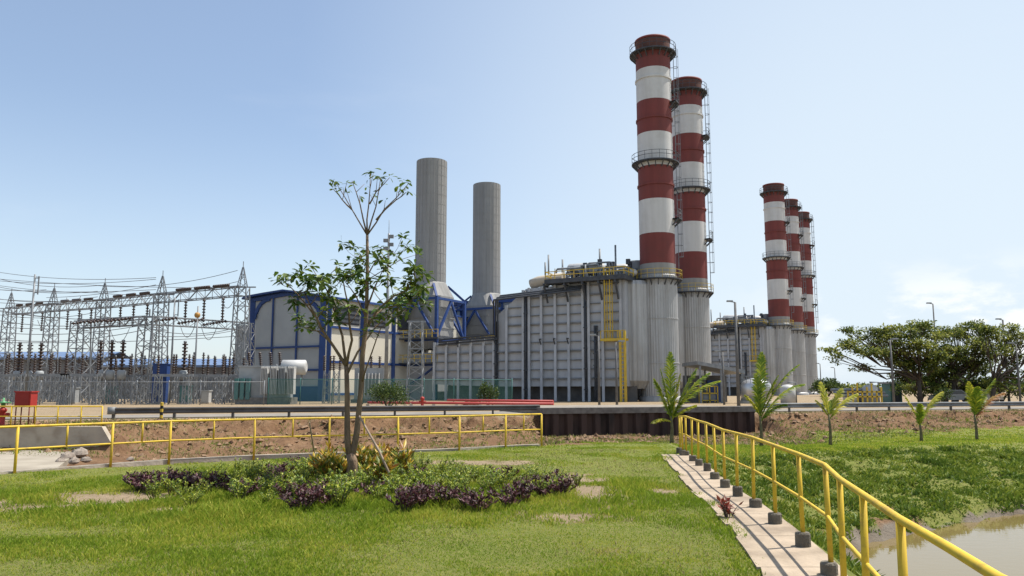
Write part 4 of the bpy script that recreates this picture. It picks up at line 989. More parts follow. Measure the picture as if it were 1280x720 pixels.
# shed, tank and pipe racks on the right of the chimneys
def right_plant():
    Y = 90; xa, xb = gx(868,Y), gx(926,Y); z0 = at(870,452,Y).z; z1 = at(926,463,Y).z
    t = thing('open_canopy', 'open sided canopy with sloping grey roof right of the second chimney', 'canopy', ((xa+xb)/2,Y,PZ))
    b = MB(); b.add([(xa,Y-2,z0),(xb,Y-2,z1),(xb,Y+6,z1),(xa,Y+6,z0),(xa,Y-2,z0-.4),(xb,Y-2,z1-.4),(xb,Y+6,z1-.4),(xa,Y+6,z0-.4)], [(0,1,2,3),(7,6,5,4),(0,4,5,1),(1,5,6,2),(3,2,6,7),(0,3,7,4)]); b.build('roof', mGALV, t)
    for x in (xa+.3,(xa+xb)/2,xb-.3):
        for y in (Y-1.8,Y+5.6): MB().bar((x,y,PZ),(x,y,float(np.interp(x,[xa,xb],[z0,z1]))-.4),.2).build('post', mGALVd, t)
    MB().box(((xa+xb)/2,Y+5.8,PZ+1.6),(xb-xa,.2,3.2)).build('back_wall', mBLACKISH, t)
    MB().box((xb-1.7,Y+4.9,PZ+1.3),(1.6,.5,2.6)).build('door', mBLUE, t)
    t = thing('yellow_skid', 'yellow framed pump skid standing under the open canopy', 'pump skid', (xa+1.8,Y,PZ)); c = xa+1.6; b = MB()
    for x in (-.9,0,.9):
        for y in (-.6,.6): b.bar((c+x,Y+y,PZ),(c+x,Y+y,PZ+1.9),.12)
    for z in (.3,1.1,1.9): b.bar((c-.9,Y-.6,PZ+z),(c+.9,Y-.6,PZ+z),.12); b.bar((c-.9,Y+.6,PZ+z),(c+.9,Y+.6,PZ+z),.12)
    b.build('frame', mYELd, t); MB().box((c,Y,PZ+.7),(1.4,.9,.8)).build('pump', mGALVd, t)
    Y = 88; x = gx(945,Y); t = thing('storage_tank', 'silver dome topped tank in front of far boiler house', 'tank', (x,Y,PZ)); zt = at(945,478,Y).z
    MB().lathe([(0,.3),(1.65,.3),(1.65,zt-PZ-.25),(1.4,zt-PZ+.1),(.5,zt-PZ+.45),(0,zt-PZ+.5)], (x,Y,PZ), 32).build('shell', sheet_mat('bright_tank', (.6,.6,.6), (.5,.5,.5), (.4,.38,.36), 1.5, .35, .6), t)
    MB().lathe([(1.9,0),(1.9,.3),(0,.3)], (x,Y,PZ), 24).build('base', mCONC, t); b = MB(); railing_ring(b,(x,Y),1.6,zt-.1,0,360,.8,.05); b.build('railing', mGALVd, t)
    for i, (px, Y, lab) in enumerate(((985,86,'small white tank right of the silver dome tank'),(1088,84,'white pipe stand left of the broad tree'))):
        x = gx(px,Y); t = thing('small_tank', lab, 'tank', (x,Y,PZ)); MB().lathe([(0,0),(.8,0),(.8,1.7),(.5,2.0),(0,2.1)], (x,Y,PZ), 18).build('shell', mWHITEEQ, t); MB().tube([(x+.9,Y,PZ),(x+.9,Y,PZ+2.3),(x,Y,PZ+2.3)], .08, 6).build('pipe', mGALVd, t)
    Y = 82; t = thing('pipe_rack', 'low rack of yellow and grey pipes left of the broad trees', 'pipe rack', (gx(1075,Y),Y,PZ)); b = MB(); c = MB()
    for i in range(8): 
        x = gx(1060+i*6,Y); b.bar((x,Y,PZ),(x,Y,PZ+1.4+.4*(i % 3)),.14); 
    b.bar((gx(1060,Y),Y,PZ+1.3),(gx(1102,Y),Y,PZ+1.3),.14); b.bar((gx(1060,Y),Y,PZ+.8),(gx(1102,Y),Y,PZ+.8),.14); b.build('frame', mYELd, t)
    for k in range(3): c.tube([(gx(1040,Y+2),Y+1+k*.6,PZ+.9+k*.3),(gx(1104,Y+2),Y+1+k*.6,PZ+.9+k*.3)],.16,8)
    c.build('pipe', mGALV, t)
    for i, (px, pxb, h, lab) in enumerate(((1058,1082,1.5,'low beige pump house beside the yellow pipe rack'),(1108,1122,2.2,'small green frame structure under the left of broad tree'))):
        Y = 95; xa, xb = gx(px,Y), gx(pxb,Y); t = thing('pump_house', lab, 'small building', ((xa+xb)/2,Y,PZ))
        MB().box(((xa+xb)/2,Y,PZ+h/2),(xb-xa,2.2,h)).build('wall', mCREAM if i == 0 else mTEAL, t); MB().box(((xa+xb)/2,Y,PZ+h+.1),(xb-xa+.4,2.7,.2)).build('roof', mGALVd, t)
        MB().box(((xa+xb)/2,Y-1.12,PZ+h*.42),(.8,.05,h*.8)).build('door', mDARK, t)
    def car(px, Y, m_, lab, rz):
        x = gx(px,Y); t = thing('parked_car', lab, 'car', (0,0,0), 'cars parked under the trees')
        prof = [(-2.1,.35),(-2.12,.85),(-1.3,.98),(-.75,1.45),(.75,1.48),(1.55,1.0),(2.1,.9),(2.12,.35)]
        MB().extr(prof,-.83,.83).build('body', m_, t)
        for s in (-1,1):
            MB().add([(-1.2,s*.838,1.0),(-.7,s*.838,1.38),(.7,s*.838,1.4),(1.4,s*.838,1.02)],[(0,1,2,3)]).build('window', mGLASS, t)
            for xx in (-1.3,1.3): MB().tube([(xx,s*.86,.32),(xx,s*.62,.32)],.32,16).build('wheel', mTYRE, t)
        MB().add([(-1.34,-.7,1.0),(-1.34,.7,1.0),(-.8,.65,1.46),(-.8,-.65,1.46)],[(0,1,2,3)]).build('windscreen', mGLASS, t)
        t.location = (x,Y,PZ+.02); t.rotation_euler = (0,0,rz)
    car(1188,88,mGREYEQ,'silver car parked in shade under the broad trees',.2); car(1225,90,mWHITEEQ,'white car parked in shade right of the silver car',-.1)
right_plant()

# ------------------------------------------------------------------ foliage helpers
def leafquads(P, D, U, Ln, Wd, fold=0.):
    """diamond leaves: base P, direction D, side U, length, width -> verts, faces"""
    n = len(P); Ln = Ln[:,None]; Wd = Wd[:,None]
    nrm = np.cross(D, U)
    a = P; b = P+D*Ln*.5+U*Wd*.5+nrm*fold*Wd; c = P+D*Ln; d = P+D*Ln*.5-U*Wd*.5+nrm*fold*Wd
    v = np.stack([a,b,c,d],1).reshape(-1,3); f = np.arange(4*n).reshape(n,4); return v, f
def unit(a): return a/np.maximum(np.linalg.norm(a,axis=1,keepdims=True),1e-9)
def sidev(D, rg): return unit(np.cross(D, unit(rg.normal(size=D.shape))))
def blob(rg, n, c, r):
    d = unit(rg.normal(size=(n,3))); rad = rg.random(n)**.45
    return np.array(c)+d*rad[:,None]*np.array(r), d
def bush(name, label, loc, r, n, ls, m_, seed, group=None, stem=True):
    rg = np.random.default_rng(seed); t = thing(name, label, 'bush', loc, group)
    vs, fs, o = [], [], 0
    for k in range(max(8, n//70)):
        d = unit(rg.normal(size=(1,3)))[0]; d[2] = abs(d[2])*.9-.1; c = d*np.array(r)*rg.uniform(.45,.9); c[2] += r[2]*.62
        P, dd = blob(rg, 70, c, np.array(r)*rg.uniform(.28,.42)); P[:,2] = np.maximum(P[:,2], .03)
        D = unit(dd+np.array([0,0,.4])+.6*rg.normal(size=P.shape)); v, f = leafquads(P, D, sidev(D,rg), rg.uniform(.7,1.3,70)*ls, rg.uniform(.4,.6,70)*ls)
        vs.append(v); fs.append(f+o); o += len(v)
    npmesh('foliage', np.concatenate(vs)+np.array(loc), np.concatenate(fs), m_, t)
    if stem:
        b = MB()
        for k in range(5): a = k*1.256; b.tube([Vector(loc), Vector(loc)+V(math.cos(a)*r[0]*.5, math.sin(a)*r[1]*.5, r[2]*1.1)], [.04*r[2]+.01,.01], 5)
        b.build('stem', mBARKD, t)
    return t
def plantside():
    Y = 62; bush('round_bush', 'wide rounded green bush before lattice mast behind dark guardrail', (gx(486,Y),Y,PZ-.1), (1.75,1.5,1.5), 3000, .17, mBUSH, 1)
    Y = 70; bush('round_bush', 'small rounded green bush before the boiler house duct', (gx(610,Y),Y,PZ-.1), (.95,.9,1.5), 1700, .17, mBUSH, 2)
    Y = 70; bush('dry_shrub', 'low reddish brown shrub left of the small rounded bush', (gx(588,Y),Y,PZ-.05), (1.0,.8,.45), 700, .16, mat('dry_red_leaf', (.12,.06,.03), (.2,.13,.06), 2, .7, rnd=.6, transl=.2), 3)
    Y = 160; bush('distant_hedge', 'dark green hedge mound right of the last distant chimney', (gx(1036,Y),Y,PZ), (3.3,2.5,2.3), 2200, .5, mBUSH, 5)
plantside()

def broad_tree(name, label, px, Y, h, crown, seed, lean=0., dens=1.):
    """spreading tree; crown = list of (px, py, radius_px_x, radius_px_y, dY) clumps of foliage"""
    rg = np.random.default_rng(seed); s = Y/FPX
    base = V(gx(px,Y),Y,PZ); t = thing(name, label, 'tree', base, 'broad spreading trees on the right')
    b = MB(); fork = base+V(lean*.4,0,h*.26); b.tube([base-V(0,0,.3), base+V(lean*.15,0,h*.12), fork], [.32,.24,.2], 10)
    vs, fs, o = [], [], 0
    for (cx, cy, rx, ry, dy) in crown:
        c = at(cx,cy,Y+dy); mid = fork*.45+c*.55+V(0,0,-.6); 
        b.tube([fork, fork*.75+c*.25+V(0,0,.25), mid, c], [.13,.1,.065,.03], 6)
        R3 = np.array([rx*s, rx*s*.9, ry*s])
        k = int(max(5, rx*ry/13*dens))
        for q in range(k):
            d = unit(rg.normal(size=(1,3)))[0]; cc = np.array(c)+d*R3*rg.uniform(.3,.95)
            if rg.random() < .45: b.tube([mid, (Vector(cc)+mid)*.5+V(0,0,.15), Vector(cc)], [.06,.04,.015], 4)
            m = 48; P, dd = blob(rg, m, cc, (rg.uniform(.5,1.05), rg.uniform(.5,1.0), rg.uniform(.15,.3)))
            D = unit(dd*np.array([1,1,.4])+.5*rg.normal(size=P.shape)); U = unit(np.cross(D, np.array([0,0,1.])+.55*rg.normal(size=P.shape)))
            v, f = leafquads(P, D, U, rg.uniform(.2,.42,m), rg.uniform(.12,.22,m)); vs.append(v); fs.append(f+o); o += len(v)
    b.build('trunk', mBARKD, t)
    npmesh('crown', np.concatenate(vs), np.concatenate(fs), mRAIN, t)
broad_tree('broad_tree', 'wide spreading tree with open layered left crown right of chimneys', 1150, 86, 9.5,
    [(1062,430,22,9,0),(1046,447,12,6,-1),(1080,418,24,8,2),(1105,412,26,8,0),(1090,440,26,9,-2),(1075,460,16,5,1),(1125,420,26,12,-1),(1120,445,24,13,1),(1145,412,24,9,2),(1150,432,26,14,-2),(1140,455,26,14,0),(1165,420,20,12,1),(1168,452,22,18,-1),(1128,470,16,9,2),(1060,412,12,5,1),(1040,437,9,4,0),(1150,405,18,6,0),(1110,430,26,10,3),(1160,482,18,9,2),(1140,486,14,7,3)], 21)
broad_tree('broad_tree', 'dense dark middle tree of the broad row on the right', 1192, 90, 9,
    [(1180,415,22,10,0),(1200,418,24,11,2),(1188,440,28,16,-1),(1205,455,26,16,1),(1180,465,22,14,0),(1222,432,24,14,-1),(1225,460,18,12,2),(1160,470,14,10,1),(1228,412,16,8,0),(1230,445,18,14,0),(1215,408,18,7,1),(1200,482,24,8,3),(1175,488,16,6,3),(1225,480,16,9,3)], 22, .3, 1.15)
broad_tree('broad_tree', 'sparser tree with visible branches at right end of broad row', 1240, 84, 8,
    [(1245,420,20,9,0),(1262,412,18,7,1),(1280,420,20,9,0),(1250,440,14,8,-1),(1275,445,16,8,1),(1300,430,20,12,0),(1262,472,18,8,2),(1240,476,14,7,0),(1290,470,16,9,1),(1230,410,18,8,0),(1262,430,22,12,1),(1265,455,18,9,2),(1300,455,16,12,1),(1255,488,20,6,3),(1280,486,16,7,3)], 23, .8, .8)
for i, (px, Y, r_, lab) in enumerate(((1150,93,(3.2,2.4,2.3),'dark rounded bush under left part of the broad trees'),(1205,95,(3.6,2.4,2.5),'dark rounded bush under middle of the broad trees'),(1252,92,(3.4,2.4,2.2),'dark rounded bush under right part of the broad trees'),(1180,84,(1.3,1.1,1.2),'small light green shrub before the broad trees, behind guardrail'))):
    bush('round_bush', lab, (gx(px,Y),Y,PZ), r_, 2600 if i < 3 else 1000, .34 if i < 3 else .2, mBUSH, 90+i)
def far_trees():
    rg = np.random.default_rng(9); vs, fs, o = [], [], 0
    for k in range(420):
        x = rg.uniform(60, 900); y = rg.uniform(560, 700); h = rg.uniform(3,6)
        P, dd = blob(rg, 40, (x,y,h*.5), (7,6,h*.55)); D = unit(dd+.5*rg.normal(size=P.shape)); v, f = leafquads(P, D, sidev(D,rg), rg.uniform(1.5,3,40), rg.uniform(1,1.8,40)); vs.append(v); fs.append(f+o); o += len(v)
    for k in range(260):
        x = rg.uniform(-700, -40); y = rg.uniform(480, 640); h = rg.uniform(4,9)
        P, dd = blob(rg, 40, (x,y,h*.5), (7,6,h*.55)); D = unit(dd+.5*rg.normal(size=P.shape)); v, f = leafquads(P, D, sidev(D,rg), rg.uniform(1.5,3,40), rg.uniform(1,1.8,40)); vs.append(v); fs.append(f+o); o += len(v)
    tag(npmesh('distant_woods', np.concatenate(vs), np.concatenate(fs), mRAIN), 'low distant woods along the horizon', 'woods', kind='stuff')
far_trees()

# ------------------------------------------------------------------ young palms
def frond(parent, base, tip, droop, wl, m_, rg):
    base, tip = Vector(base), Vector(tip); L = (tip-base).length; n = 58
    mid = (base+tip)/2+V(0,0,droop*L)
    pts = [base*(1-u)**2+mid*2*u*(1-u)+tip*u*u for u in np.linspace(0,1,n+1)]
    b = MB(); b.tube(pts[::2], [.028*(1-.8*i/(n//2)) for i in range(n//2+1)], 5)
    for i in range(4, n+1):
        u = i/n; d = (pts[min(i+1,n)]-pts[i-1]).normalized(); side = d.cross(V(0,0,1)); side = (side if side.length > .15 else d.cross(V(.3,-1,0))).normalized()
        side = (side+V(rg.normal()*.08,rg.normal()*.25,0)).normalized()
        w = 1.02*wl*rg.uniform(.8,1.08)*math.sin(math.pi*min(1,(u*.85+.12)))**.7
        for sg in (-1,1):
            for q in range(1):
                p = pts[i]-d*(.5*q*L/n); e = (side*sg*rg.uniform(.6,.9)+d*rg.uniform(.85,1.1)+V(0,0,-.3*rg.random())).normalized()
                nn = (e.cross(d)).normalized(); ww = .024
                f_ = e.cross(nn).normalized()*ww
                k = p+e*w*.55; ti = p+e*w*1.05+V(0,0,-.28*w)
                b.add([p-f_*.6, p+f_*.6, k+f_, ti, k-f_], [(0,1,2,3,4)])
    return b.build('frond', m_, parent)
PALMS = [((838,557),31,520,[(838,441,.02,.5,0),(818,474,.1,.42,0),(870,461,.12,.45,0),(899,476,.3,.45,0),(886,466,.22,.42,0),(850,468,.1,.4,1),(826,462,.1,.42,0),(870,506,.15,.35,1),(815,528,.4,.3,1)],'bushiest young palm at the far end of the railing path'),
    ((949,555),32,520,[(952,441,.03,.5,0),(998,456,.3,.48,0),(1005,480,.4,.42,0),(972,470,.15,.45,0),(945,468,.05,.42,0),(983,505,.35,.35,0),(932,494,.25,.3,1)],'tall young palm with arching fronds beyond the middle of railing'),
    ((1035,551),34,518,[(1026,478,.05,.42,1),(1051,486,.08,.45,1),(1071,492,.22,.4,1),(1040,500,.1,.35,0),(1020,500,.2,.3,1)],'small yellowish young palm, third from the left'),
    ((1148,546),37,526,[(1131,494,.1,.34,1),(1177,490,.22,.5,1),(1150,505,.1,.35,0)],'smallest young palm with only two main fronds'),
    ((1217,542),39.5,518,[(1243,474,.14,.6,0),(1222,484,.03,.5,0),(1255,491,.32,.45,2),(1211,478,.0,.4,1),(1230,495,.2,.4,0)],'rightmost young palm with one rusty frond')]
for i, ((px,py),Y,cb,fr,lab) in enumerate(PALMS):
    rg = np.random.default_rng(40+i); x = gx(px,Y); z = th(x,Y); b0 = V(x,Y,z)
    cr = at(px+1,cb,Y)
    t = thing('young_palm', lab, 'palm', b0, 'young palms along the canal bank')
    MB().tube([b0-V(0,0,.2), b0+V(.01,0,.25), (b0+cr)/2+V(.03,0,0), cr], [.085,.075,.06,.04], 8).build('trunk', mPTRK, t)
    for k, (tx,ty,dr,wl,c) in enumerate(fr):
        dy = rg.uniform(-.5,.5); frond(t, cr-V(0,0,.12*(k % 3)), at(tx,ty,Y+dy), dr*.6+.05, wl*1.0, (mPALM,mPALMY,mPALMR)[c], rg)

# ------------------------------------------------------------------ tree on the lawn
def lawn_tree():
    rg = np.random.default_rng(77); Y = 16.0; base = gp(438,606)
    Y = base.y; t = thing('lawn_tree', 'slender two stemmed young tree growing from flower bed', 'tree', base)
    b = MB()
    def pth(pts, r0, r1, n=8):
        P = [at(x,y,Y+d) if len(q) == 3 else at(x,y,Y) for q in pts for x, y, d in [q if len(q) == 3 else (*q,0)]]
        Q = [P[0]]
        for a, c in zip(P[:-1], P[1:]):
            Q.append((a+c)/2 + V(rg.normal()*.012, rg.normal()*.02, 0)); Q.append(c)
        k = len(Q)-1; b.tube(Q, [r0+(r1-r0)*i/k for i in range(k+1)], n); return Q
    pth([(440,609),(440,585),(438,568)], .13, .1, 10)
    pth([(439,575),(446,540),(452,480),(457,411),(459,350),(459,294)], .072, .03, 9)
    pth([(438,575),(434,530),(433,458)], .075, .048, 9)
    tips = []
    def br(pts, r, twigs=4, spread=16, leafy=1.):
        Q = pth(pts, r, r*.3, 6); tips.append((Q[-1],leafy))
        for k in range(twigs):
            i = rg.integers(max(1,len(Q)//2), len(Q)); p = Q[i]; e = p+Vector(((rg.random()-.5)*spread*.034, (rg.random()-.5)*.7, (.15+rg.random()*.75)*spread*.018))
            m_ = (p+e)/2+V(0,0,-.04); b.tube([p,m_,e], [r*.35,r*.25,.006], 5); tips.append((e,leafy))
    B = [([(433,458),(415,430),(396,398,-.3),(380,365,-.4)],.04,7,26,1),([(396,398,-.3),(372,368,-.3),(356,352,-.2)],.022,6,22,1),([(433,458),(428,420),(415,380,.4),(402,350,.4)],.035,7,26,1),
         ([(433,458),(440,425,-.2),(436,385,-.5),(428,345,-.6)],.035,7,26,1),([(433,470),(447,440),(470,408,.5),(497,385,.6)],.03,6,24,1),([(457,411),(470,390),(492,370,-.4),(520,357,-.5)],.032,8,28,1),
         ([(457,405),(480,385,.3),(508,380,.5),(532,380,.6)],.026,7,24,1),([(458,385),(468,360),(480,335,.3)],.025,6,22,1),([(457,395),(445,370),(430,350,.5)],.022,6,22,1),([(459,345),(470,325),(492,318,-.3)],.016,4,20,.7),
         ([(459,330),(448,318),(440,325)],.012,3,16,.7),([(452,480),(465,440,-.4),(476,410,-.6),(490,400,-.7)],.02,5,22,.8),([(459,350),(500,325,.2),(522,318,.3)],.012,2,14,.45),([(415,430),(398,415,.4),(384,405,.5)],.018,4,20,.7)]
    for q in B: br(*q)
    for pts in ([(459,294),(440,262),(419,227)],[(459,294),(450,255),(440,226)],[(459,294),(461,255),(463,216)],[(459,294),(470,258),(476,222)],[(459,294),(480,262),(511,229)],[(470,275),(495,250),(508,240)],[(440,262),(428,250),(416,236)],[(462,255),(470,240),(487,222)]):
        Q = pth(pts, .02, .006, 6)
        tips.append((Q[-1],.3))
        for k in range(2):
            p = Q[-2-k]; e = p+V((rg.random()-.5)*.3, (rg.random()-.5)*.4, .15+rg.random()*.25); b.tube([p,e],[.008,.004],4); tips.append((e,.2))
    b.build('trunk', mBARK, t)
    vs, fs, o = [], [], 0
    for p, lf in tips:
        n = int(round(rg.uniform(12,20)*lf))
        if n < 1: continue
        a = rg.random(n)*6.283; el = rg.normal(.15,.45,n)
        D = np.stack([np.cos(a)*np.cos(el),np.sin(a)*np.cos(el),np.sin(el)],1); P = np.repeat(np.array(p)[None],n,0)+D*.015+rg.normal(size=(n,3))*.035
        U = unit(np.cross(D,np.array([0,0,1.])+.35*rg.normal(size=(n,3)))); L = rg.uniform(.13,.25,n)*(.75+.3*lf); Wd = L*rg.uniform(.32,.44,n)
        nr = np.cross(U,D); Lc = L[:,None]; Wc = Wd[:,None]; dn = np.array([0,0,-1.])
        c0 = P; c1 = P+D*Lc*.4+U*Wc*.38; c2 = P+D*Lc*.75+U*Wc*.5+dn*Lc*.1; c3 = P+D*Lc+dn*Lc*.25; c4 = P+D*Lc*.75-U*Wc*.5+dn*Lc*.1; c5 = P+D*Lc*.4-U*Wc*.38
        v = np.stack([c0,c1,c2,c3,c4,c5],1).reshape(-1,3); vs.append(v); fs.append(np.arange(6*n).reshape(n,6)+o); o += 6*n
    npmesh('crown', np.concatenate(vs), np.concatenate(fs), mLEAF, t)
    # props
    a = at(449,520,Y-.2); c = gp(497,612); o = MB().tube([c-V(0,0,.05), (a+c)/2+V(.02,0,.02), a], [.028,.026,.02], 7).build('support_stick', mSTICK, org=c); tag(o, 'long pale wooden stick leaning against the lawn tree stem', 'stick')
    a = at(387,528,Y+2); c = gp(395,581); o = MB().tube([c-V(0,0,.05), (a+c)/2, a], [.025,.022,.016], 7).build('support_stick', mSTICK, org=c); tag(o, 'short thin upright stick left of the lawn tree', 'stick')
    a = at(402,572,Y+1.5); c = gp(380,560); 
lawn_tree()

# ------------------------------------------------------------------ flower bed
def plant_proto(name, label, group, m_, r, n, ls, wd, seed, upright=.6):
    rg = np.random.default_rng(seed); t = thing(name, label, 'plant', (0,0,0), group)
    vs, fs, o = [], [], 0; b = MB()
    for k in range(11):
        a = rg.random()*6.283; q = rg.random()**.6; tip = V(math.cos(a)*q*r[0], math.sin(a)*q*r[0], r[1]*rg.uniform(.55,1.1)*(1-.3*q))
        b.tube([V(tip.x*.15,tip.y*.15,-.05), V(tip.x*.6,tip.y*.6,tip.z*.6), tip], [.008,.007,.004], 4)
        m = n//11; f_ = rg.uniform(.3,1,m); P = np.array(tip)[None]*f_[:,None]*np.array([1,1,1]); P[:,:2] *= .75+.25*f_[:,None]
        a2 = rg.random(m)*6.283; D = unit(np.stack([np.cos(a2),np.sin(a2),rg.normal(upright,.4,m)],1)); U = unit(np.cross(D,np.array([0,0,1.])+.4*rg.normal(size=(m,3))))
        v, f = leafquads(P,D,U,rg.uniform(.7,1.3,m)*ls,rg.uniform(.8,1.2,m)*wd,.1); vs.append(v); fs.append(f+o); o += len(v)
    npmesh('foliage', np.concatenate(vs), np.concatenate(fs), m_, t); b.build('stem', mBARKD, t)
    return t
def flower_bed():
    rg = np.random.default_rng(5)
    G = [plant_proto('green_shrub', 'leafy light green shrub crowded with others in the flower bed', 'green shrubs of the flower bed', mBED, (.42,.62), 360, .075, .036, 60+i) for i in range(3)]
    Pp = [plant_proto('purple_plant', 'dark purple leaved plant growing in the flower bed', 'purple leaved plants of the flower bed', mPURP, (.4,.42), 300, .09, .038, 70+i) for i in range(2)]
    Cr = [plant_proto('croton_plant', 'yellow and red leaved croton around the lawn tree trunk', 'crotons around the lawn tree', mCROT, (.36,.66), 170, .24, .06, 80+i, .9) for i in range(2)]
    used = set()
    def put(L, x, y, s):
        k = L[rg.integers(len(L))]; loc = (x,y,th(x,y)); rz = rg.random()*6.28
        if k.name not in used: used.add(k.name); k.location = loc; k.rotation_euler = (0,0,rz); k.scale = (s,)*3
        else: dup(k, loc, rz, sc=s)
    for k in range(2): put([Pp[k]], gp(180+20*k,614).x, gp(180+20*k,614).y, 1.0)
    for px, py in ((172,612),(190,616),(205,613),(214,609),(240,612),(262,616),(305,622),(362,630),(400,634),(375,640),(505,640),(522,636),(552,634),(585,637),(600,640),(636,636),(672,615),(690,612),(705,614),(680,624),(700,622),(350,604),(370,588),(630,604),(530,628),(655,628)):
        p = gp(px,py); put(Pp, p.x, p.y, rg.uniform(.75,1.1))
    for px, py in ((395,600),(408,590),(420,596),(455,600),(465,590),(480,598),(492,592),(505,598),(410,606),(475,608),(445,588),(425,604)):
        p = gp(px,py); put(Cr, p.x, p.y, rg.uniform(.8,1.1))
    cx, cy = -3.2, 16.3; n = 0; pl = []
    while n < 140:
        x = cx+rg.uniform(-4.7,4.7); y = cy+rg.uniform(-2.9,3.0)
        if ((x-cx)/4.6)**2+((y-cy)/2.9)**2 > 1: continue
        if any((x-a)**2+(y-b)**2 < .19 for a, b in pl): 
            n += .05; continue
        if x < -6.6 and y < 16.2: n += .02; continue
        if y < cy-1.7 and rg.random() < .5: n += .05; continue
        pl.append((x,y)); put(G if rg.random() > .08 else Pp, x, y, rg.uniform(.55,1.0)*(1-.25*abs(x-cx)/4.7)); n += 1
    p = gp(910,650); x, y = p.x, p.y
    t = plant_proto('red_weed', 'red leaved weed growing at edge of the concrete path', None, mREDLF, (.16,.42), 70, .11, .05, 99, .9); t.location = (x,y,0)
flower_bed()

# ------------------------------------------------------------------ grass
def blades(name, x, y, h, w, m_, label, lean=.6):
    rg = np.random.default_rng(len(x)); n = len(x); z = terrain(x, y)-.01
    a = rg.random(n)*6.283; L = rg.uniform(.05,lean+.35,n)*h; D = np.stack([np.cos(a)*L,np.sin(a)*L,h*rg.uniform(.6,1.1,n)],1)
    b = rg.random(n)*6.283; U = np.stack([np.cos(b),np.sin(b),np.zeros(n)],1)*w[:,None]*.5
    P = np.stack([x,y,z],1)
    v = np.stack([P-U,P+U,P+D*np.array([.45,.45,.62])+U*.75,P+D*np.array([1,1,.95]),P+D*np.array([.45,.45,.62])-U*.75],1).reshape(-1,3)
    o = npmesh(name, v, np.arange(5*n).reshape(n,5), m_); tag(o, label, 'grass', kind='stuff'); return o
def scatter(n, x0, x1, y0, y1):
    x = rng.uniform(x0,x1,n); y = rng.uniform(y0,y1,n); return x, y
def earth_clods():
    rg = np.random.default_rng(31); x, y = rg.uniform(-24,40,60000), rg.uniform(26,60,60000); m = mroad(x,y)
    k = (m > 2.4) & (m < 14) & (fbm(x*.8+60,y*.8) > .42) & ~((x > 1.4) & (x < 16.6) & (m < 2.9)) & (ln(x,y) > 2); k &= rg.random(len(x)) < np.where(m < 6, .5, .22); x, y = x[k][:5200], y[k][:5200]
    n = len(x); r = .03+.16*rg.random(n)**3.2; z = terrain(x,y)
    oc = np.array([(1,0,0),(0,1,0),(-1,0,0),(0,-1,0),(0,0,1),(0,0,-1)],float)
    v = oc[None]*rg.uniform(.6,1.4,(n,6,1))*r[:,None,None]+rg.normal(size=(n,6,3))*r[:,None,None]*.22; v[:,:,2] *= .7; v += np.stack([x,y,z+r*.25],1)[:,None]
    f0 = np.array([(0,1,4),(1,2,4),(2,3,4),(3,0,4),(1,0,5),(2,1,5),(3,2,5),(0,3,5)]); f = (f0[None]+6*np.arange(n)[:,None,None]).reshape(-1,3)
    tag(npmesh('earth_clods', v.reshape(-1,3), f, mat('earth_clod', (.2,.115,.062), (.1,.058,.034), 1.3, .95, c3=(.25,.165,.1), coord='World')), 'loose earth clods on the eroded bank', 'clods', kind='stuff')
earth_clods()
def pipe_stub():
    p = gp(1003,700,-.1); x, y = FX(9.6)+.75, 9.7
    t = thing('drain_pipe', 'thin dark bent pipe at water edge beside the path', 'pipe', (x,y,-.6))
    MB().tube([(x-.3,y,-.42),(x,y,-.4),(x+.05,y,-.45),(x+.05,y,-.95)], .025, 7).build('riser', mDARK, t)
    MB().tube([(x-.1,y-.4,-.55),(x+.45,y-.4,-.55),(x+.5,y-.4,-.6),(x+.5,y-.4,-1.3)], .025, 7).build('handle', mDARK, t)
pipe_stub()
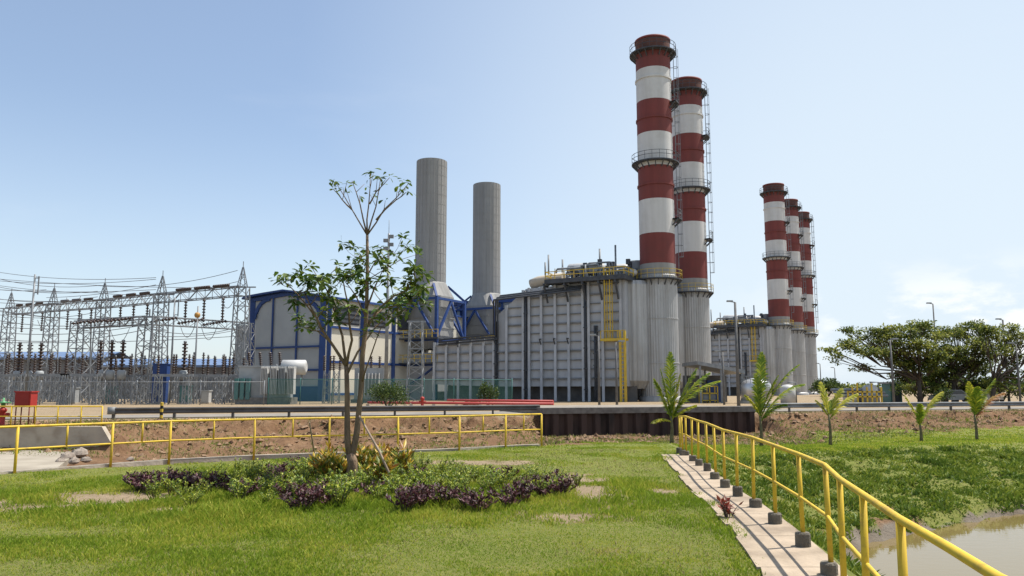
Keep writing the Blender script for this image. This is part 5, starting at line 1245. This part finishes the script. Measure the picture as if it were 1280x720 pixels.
def grass():
    X, Y_ = [], []
    for n, x0, x1, y0, y1 in ((170000,-9,4.2,5.5,11),(170000,-13,5,11,17),(120000,-16,6,17,27),(60000,-2,9,26,47)):
        x, y = scatter(n,x0,x1,y0,y1); k = (x < FX(y)-.6+.1*rng.normal(size=n)) | (y > FENCE_R[0].y+.4); k &= (np.abs(x) < y*.72+2)
        x, y = x[k], y[k]; g, gr, md = masks(x,y); k = g*(.35+.9*fbm(x*1.1,y*1.1+70)) > rng.random(len(x))*.85; k &= ~((x > FX(y)) )
        X.append(x[k]); Y_.append(y[k])
    x = np.concatenate(X); y = np.concatenate(Y_)
    tall = fbm(x*.8+5,y*.8); h = (.026+.04*sm(.42,.68,tall))*rng.uniform(.6,1.4,len(x)); h = np.where(np.abs(x-FX(y)+.75) < .25, h*1.5, h); h = h*(1+1.6*sm(1.5,1.0,np.hypot((x+3.3)/4.9,(y-15.7)/3.3))); w = .007+.00055*y
    blades('lawn_grass', x, y, h, w, mGRASS, 'short mown lawn grass with bare patches')
    x, y = scatter(26000,-12,4,6,26); k = (x < FX(y)-.7) & (ln(x,y) < -.2) & (np.abs(x) < y*.72+2); x, y = x[k], y[k]; g, _, _ = masks(x,y); k = (g > .15) & (fbm(x*.7+30,y*.7+60) > .5); x, y = x[k], y[k]
    blades('straw_grass', x, y, rng.uniform(.03,.07,len(x)), .006+.0006*y, mSTRAW, 'dry straw coloured grass in the lawn', .9)
    X, Y_ = [], []
    for n, x0, x1, y0, y1 in ((210000,4,20,9,30),(120000,5,40,24,50)):
        x, y = scatter(n,x0,x1,y0,y1); k = (x > FX(y)+.2) & (np.abs(x) < y*.78+2) & ((shore_d(x,y) > .0) | (x < FX(y)+1.2)); x, y = x[k], y[k]
        g, gr, md = masks(x,y); g = np.where(x < FX(y)+1.2, np.maximum(g,.5), g); k = g*(.3+.9*fbm(x*.9,y*.9+20)) > rng.random(len(x))*.8; X.append(x[k]); Y_.append(y[k])
    x = np.concatenate(X); y = np.concatenate(Y_); t = fbm(x*.9+15,y*.9); slope = sm(11,2,shore_d(x,y))
    sd = shore_d(x,y) + 1.2*(fbm(x*.6,y*.6+3)-.5); st = sd > 6.8
    blades('strip_grass', x[st], y[st], rng.uniform(.04,.09,st.sum()), .012+.0008*y[st], mGRASS, 'short grass on the flat strip under the young palms')
    x, y, t = x[~st], y[~st], t[~st]; k = rng.random(len(x)) < .4+1.3*sm(.36,.6,fbm(x*1.6+2,y*1.6)); x, y, t = x[k], y[k], t[k]
    h = (.05+.12*sm(.42,.68,fbm(x*1.6+2,y*1.6)))*rng.uniform(.5,1.4,len(x)); w = (.012+.0009*y)*rng.uniform(1.,2.2,len(x))
    blades('bank_weeds', x, y, h, w, mWEED, 'lush weeds and grass on the canal bank', .9)
    x, y = scatter(60000,-26,42,24,60); m = mroad(x,y); k = (m > 2.2) & (m < 14.5) & (ln(x,y) > 1) & (fbm(x*.6+80,y*.6+11)+.012*m > .6) & ~((x > 1.5) & (x < 16.5) & (m < 3)); x, y = x[k], y[k]
    blades('bank_green_tufts', x, y, rng.uniform(.05,.22,len(x)), .012+.0009*y, mWEED, 'scattered green weeds on the eroded earth bank', 1.0)
    x, y = scatter(110000,-26,42,26,62); m = mroad(x,y); k = (m > .8) & (m < 14); x, y, m = x[k], y[k], m[k]; k = (fbm(x*.75+8,y*.75+3) > .5) | ((m < 3.2) & (rng.random(len(x)) < .5)); k &= ~((x > 1.5) & (x < 16.5) & (m < 2.6)); x, y = x[k], y[k]; g = ln(x,y) > 1.5; x, y = x[g], y[g]
    blades('bank_dry_grass', x, y, rng.uniform(.05,.2,len(x)), .01+.0007*y, mSTRAW, 'dry grass tufts on the eroded earth bank', 1.0)
grass()
